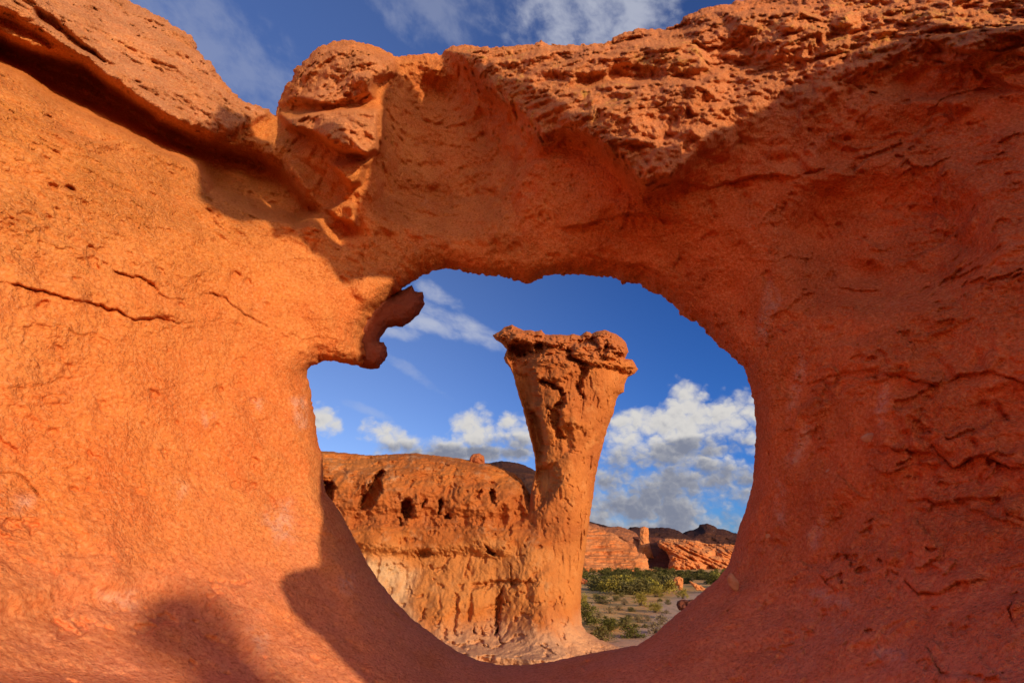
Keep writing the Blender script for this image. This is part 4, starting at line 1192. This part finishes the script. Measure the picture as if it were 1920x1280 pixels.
# unseen reflector wall, added left behind the viewer to throw warm light into shade
def add_bounce_wall(p0, p1, zlo, zhi, thick, seed):
    p0 = np.array(p0, float); p1 = np.array(p1, float)
    L = np.linalg.norm(p1 - p0); a = (p1 - p0) / L; nrm = np.array([a[1], -a[0]])
    us = np.linspace(-0.4, L + 0.4, 120); vs = np.linspace(zlo - 0.4, zhi + 0.4, 90)
    Ug, Vg = np.meshgrid(us, vs)
    d = sdf(Ug, Vg, [(0, zlo), (0, zhi - 1.6), (L * 0.2, zhi - 0.3), (L * 0.55, zhi), (L * 0.8, zhi - 1.2), (L, zhi - 2.2), (L, zlo)])
    d = d + 0.25 * fbm(np.stack([Ug, Vg, Ug * 0], -1), 0.8, 4, 0.55, seed)
    U, V, Dn, faces, _ = grid_shell(us, vs, d, us[1] - us[0])
    sec = thick * np.sqrt(np.clip(1 - (1 - np.clip(Dn / thick, 0, 1)) ** 2, 0, 1))
    def place(s):
        xy = p0 + U[:, None] * a + s[:, None] * nrm
        return np.concatenate([xy, V[:, None]], 1)
    A = place(sec); B = place(-sec)
    k = 0.35 * np.clip(Dn / 0.3, 0, 1)
    A[:, :2] += (k * fbm(A, 0.7, 5, 0.55, seed + 2))[:, None] * nrm
    B[:, :2] += (k * fbm(B, 0.7, 5, 0.55, seed + 3))[:, None] * nrm
    n = len(A)
    o = mesh_obj('bounce_wall', np.concatenate([A, B]), np.concatenate([faces, faces[:, ::-1] + n]), M_ARCH)
    recenter(o, (*(0.5 * (p0 + p1)), zlo))
    tag(o, 'unseen orange reflector wall added left of and behind the viewer for warm bounce light', 'rock wall')
add_bounce_wall((-3.3, -0.6), (-4.2, -11.0), 2.2, 8.5, 0.8, 841)

# ------------------------------------------------------------------ shrubs
def leaf_material(name, c0, c1, c2):
    m, T, b, P = new_mat(name)
    oi = T.n.new('ShaderNodeObjectInfo')
    n1 = T.noise(P, 3.0, 3, 0.6)
    c = T.mix(T.ss(n1, 0.35, 0.65), c0, c1)
    c = T.mix(T.math('MULTIPLY', oi.outputs['Random'], 0.7), c, c2)
    T.l.new(c, b.inputs['Base Color'])
    b.inputs['Roughness'].default_value = 0.8
    return m
M_DARKLEAF = leaf_material('dark_scrub_leaf', (0.066, 0.064, 0.020), (0.105, 0.098, 0.028), (0.160, 0.135, 0.040))
M_OLIVE = leaf_material('olive_scrub_leaf', (0.120, 0.110, 0.032), (0.170, 0.145, 0.045), (0.200, 0.160, 0.060))
M_YELLOW = leaf_material('yellow_scrub_leaf', (0.30, 0.25, 0.038), (0.38, 0.31, 0.055), (0.32, 0.24, 0.055))
M_GREEN = leaf_material('green_scrub_leaf', (0.105, 0.105, 0.024), (0.160, 0.150, 0.034), (0.190, 0.160, 0.044))
M_DRY = leaf_material('dry_scrub_leaf', (0.260, 0.190, 0.095), (0.330, 0.240, 0.130), (0.20, 0.16, 0.08))
def twig_material():
    m, T, b, P = new_mat('shrub_twig')
    c = T.mix(T.noise(P, 8, 3, 0.6), (0.10, 0.065, 0.04), (0.19, 0.13, 0.08))
    T.l.new(c, b.inputs['Base Color'])
    return m
M_TWIG = twig_material()

def shrub_geo(seed, n_clump, n_leaf, leaf, spread, spiky):
    r = np.random.default_rng(seed)
    th = r.uniform(0, 2 * math.pi, n_clump); rad = np.sqrt(r.uniform(0, 1, n_clump)); hh = r.uniform(0.12, 1, n_clump)
    env = np.sqrt(np.clip(1 - (hh * 0.92) ** 2, 0.05, 1)) * (0.55 + 0.6 * r.uniform(0, 1, n_clump))
    cx = np.cos(th) * rad * env * 0.62; cy = np.sin(th) * rad * env * 0.62; cz = hh * (0.75 + 0.35 * r.uniform(0, 1, n_clump))
    C = np.stack([cx, cy, cz], -1)
    cs = r.uniform(0.5, 1.2, n_clump) * spread
    i = np.repeat(np.arange(n_clump), n_leaf)
    off = r.normal(0, 1, (len(i), 3)) * cs[i][:, None] * np.array([1, 1, 0.75])
    P = C[i] + off
    P[:, 2] = np.maximum(P[:, 2], 0.02)
    d = r.normal(0, 1, (len(i), 3)) + spiky * (P * np.array([1.4, 1.4, 1.0]) + np.array([0, 0, 0.5]))
    d /= np.linalg.norm(d, axis=1, keepdims=True)
    s = np.cross(d, r.normal(0, 1, (len(i), 3))); s /= np.linalg.norm(s, axis=1, keepdims=True)
    L = leaf * r.uniform(0.6, 1.4, len(i))[:, None]; Wd = L * (0.38 if spiky < 1 else 0.22)
    V = np.stack([P - s * Wd * 0.5, P + d * L * 0.5 - s * Wd, P + d * L, P + d * L * 0.5 + s * Wd], 1).reshape(-1, 3)
    F = np.arange(len(V)).reshape(-1, 4)
    # twigs from the root to the clumps
    tv, tf = [], []
    for k in range(0, n_clump):
        e = C[k]
        m_ = e * 0.5 + np.array([0, 0, 0.06]) + r.normal(0, 0.03, 3)
        pts = [np.array([e[0] * 0.06, e[1] * 0.06, -0.05]), m_, e]
        w = [0.016, 0.010, 0.004]
        b = len(tv)
        for p, ww in zip(pts, w):
            for a in range(3):
                ang = a * 2.094
                tv.append(p + np.array([math.cos(ang) * ww, math.sin(ang) * ww, 0]))
        for s_ in range(2):
            for a in range(3):
                a2 = (a + 1) % 3
                tf.append((b + s_ * 3 + a, b + s_ * 3 + a2, b + s_ * 3 + 3 + a2, b + s_ * 3 + 3 + a))
    return V, F, np.array(tv), np.array(tf)

def shrub_meshes(tagname, mats, specs):
    """list of (foliage mesh, branches mesh) pairs, one metre tall"""
    out = []
    for k, (sd, nc, nl, lf, sp, sk) in enumerate(specs):
        V, F, tv, tf = shrub_geo(sd, nc, nl, lf, sp, sk)
        fo = mesh_obj('foliage', V, F, mats, smooth=False); tw = mesh_obj('branches', tv, tf, M_TWIG)
        out.append((fo.data, tw.data))
        bpy.data.objects.remove(fo); bpy.data.objects.remove(tw)
    return out
KIND = {
    'green': shrub_meshes('g', M_GREEN, [(1, 34, 46, 0.085, 0.13, 0.5), (2, 30, 46, 0.085, 0.13, 0.5)]),
    'olive': shrub_meshes('o', M_OLIVE, [(3, 34, 34, 0.085, 0.12, 0.9), (4, 30, 34, 0.085, 0.12, 0.9)]),
    'yellow': shrub_meshes('y', M_YELLOW, [(5, 30, 34, 0.11, 0.12, 1.6), (6, 28, 34, 0.11, 0.12, 1.6)]),
    'dry': shrub_meshes('d', M_DRY, [(7, 26, 18, 0.12, 0.12, 1.8)]),
}
def put_shrub(kind, u, v, wpx, hpx, label, group):
    p = at(u, v, 0.0)
    p[2] = float(gz(p[0], p[1])) - 0.03
    m = np.linalg.norm(p - np.array([0, 0, CAMZ])) / FPX
    fm, tm = random.choice(KIND[kind])
    root = empty('shrub', p.tolist())
    tag(root, label, 'shrub', group)
    w = wpx * m / 1.15; h = hpx * m / 1.15
    root.scale = (w, w, h)
    root.rotation_euler = (0, 0, random.uniform(0, 6.28))
    for nm, me in (('foliage', fm), ('branches', tm)):
        c = bpy.data.objects.new(nm, me); COL.objects.link(c); c.parent = root
    return root
G1 = 'shrubs on the sandy flat'
for a in (
    ('green', 1187, 1193, 38, 22, 'bright green dense shrub, the nearest on the sand beside the pale path'),
    ('green', 1103, 1168, 36, 34, 'large dark green bush standing against the foot of the pillar'),
    ('olive', 1128, 1197, 38, 24, 'greyish olive bush in the shade at the lowest edge of the flat'),
    ('green', 1141, 1178, 34, 20, 'broad low green bush between the pillar foot bush and the nearest shrub'),
    ('olive', 1172, 1172, 26, 16, 'small green round bush just beyond the nearest bright green shrub'),
    ('yellow', 1201, 1138, 25, 22, 'tall yellow green feathery bush in the middle of the sandy flat'),
    ('olive', 1129, 1131, 30, 14, 'wide low olive bush on the far left of the sandy flat'),
    ('yellow', 1229, 1148, 28, 16, 'yellowish rounded bush on the sand left of the red boulder'),
    ('yellow', 1095, 1141, 18, 22, 'yellow green bush half hidden by the pillar shaft'),
    ('yellow', 1229, 1118, 28, 17, 'yellow spiky bush at the front edge of the thicket, left of the upright orange block'),
    ('yellow', 1196, 1111, 32, 24, 'large yellow green bush at the front of the dark thicket'),
    ('yellow', 1281, 1121, 20, 15, 'small yellow bush in front of the upright orange block'),
    ('dry', 1229, 1184, 34, 18, 'pale dry twiggy bush against the lower right rim of the hole'),
    ('dry', 1240, 1166, 30, 16, 'bleached bare bush on the sand below the red boulder'),
):
    put_shrub(*a, None)
for a in ((1156, 1127, 14, 10), (1171, 1134, 14, 11), (1144, 1149, 20, 12), (1161, 1144, 18, 10), (1197, 1163, 24, 14), (1124, 1156, 18, 10), (1253, 1135, 11, 9), (1238, 1129, 9, 6), (1184, 1146, 14, 8), (1215, 1160, 15, 9),
          (1110, 1180, 18, 12), (1205, 1122, 12, 7), (1118, 1120, 14, 9), (1165, 1119, 12, 7), (1146, 1116, 14, 8), (1250, 1150, 12, 7), (1178, 1156, 12, 7), (1100, 1156, 14, 10), (1150, 1163, 12, 7), (1210, 1174, 12, 7)):
    put_shrub(random.choice(['olive', 'olive', 'dry']), *a, 'small greyish olive tuft of scrub dotted on the open sand', G1)

# thicket at the foot of the cliffs: every bush its own mesh object
def thicket_mesh(seed, mat):
    V, F, tv, tf = shrub_geo(seed, 26, 30, 0.12, 0.15, 0.4)
    o = mesh_obj('thicket_shrub', V, F, mat, smooth=False)
    me = o.data
    bpy.data.objects.remove(o)
    return me
TH = {'dark': [thicket_mesh(s, M_DARKLEAF) for s in (11, 12, 13)], 'green': [thicket_mesh(s, M_GREEN) for s in (14, 15)], 'olive': [thicket_mesh(s, M_OLIVE) for s in (16, 17)], 'yellow': [thicket_mesh(s, M_YELLOW) for s in (18, 19)]}
def put_thicket(kind, u, v, wpx, hpx, label, group):
    p = at(u, v, 0.0)
    p[2] = float(gz(p[0], p[1])) - 0.05
    m = np.linalg.norm(p - np.array([0, 0, CAMZ])) / FPX
    o = bpy.data.objects.new('thicket_shrub', random.choice(TH[kind]))
    COL.objects.link(o)
    o.location = p.tolist(); w = wpx * m / 1.15
    o.scale = (w, w, hpx * m / 1.15)
    o.rotation_euler = (0, 0, random.uniform(0, 6.28))
    tag(o, label, 'shrub', group)
for k in range(210):
    t = k / 190.0
    v = 1076 + 34 * t ** 1.3 + random.uniform(-1.5, 1.5)
    u = random.uniform(1078, 1400)
    if t < 0.55:
        kind = random.choice(['dark', 'dark', 'dark', 'green'])
    elif t < 0.8:
        kind = random.choice(['dark', 'green', 'olive', 'yellow'])
    else:
        kind = random.choice(['olive', 'yellow', 'yellow', 'olive', 'green'])
    if random.random() < 0.25 * t: continue
    if (abs(u - 1272) < 15 and v > 1093) or (abs(u - 1309) < 24 and v > 1095) or (u < 1110 and v > 1086): continue
    s = 9 + 11 * t
    lab = {'dark': 'dark green bush massed in the thicket below the cliffs', 'green': 'mid green bush mixed into the thicket below the cliffs', 'olive': 'olive grey bush along the front of the thicket', 'yellow': 'yellow green bush along the front of the thicket'}[kind]
    put_thicket(kind, u, v, s * random.uniform(0.8, 1.9), s * random.uniform(0.55, 1.3), lab, {'dark': 'dark thicket bushes', 'green': 'green thicket bushes', 'olive': 'olive thicket bushes', 'yellow': 'yellow thicket bushes'}[kind])
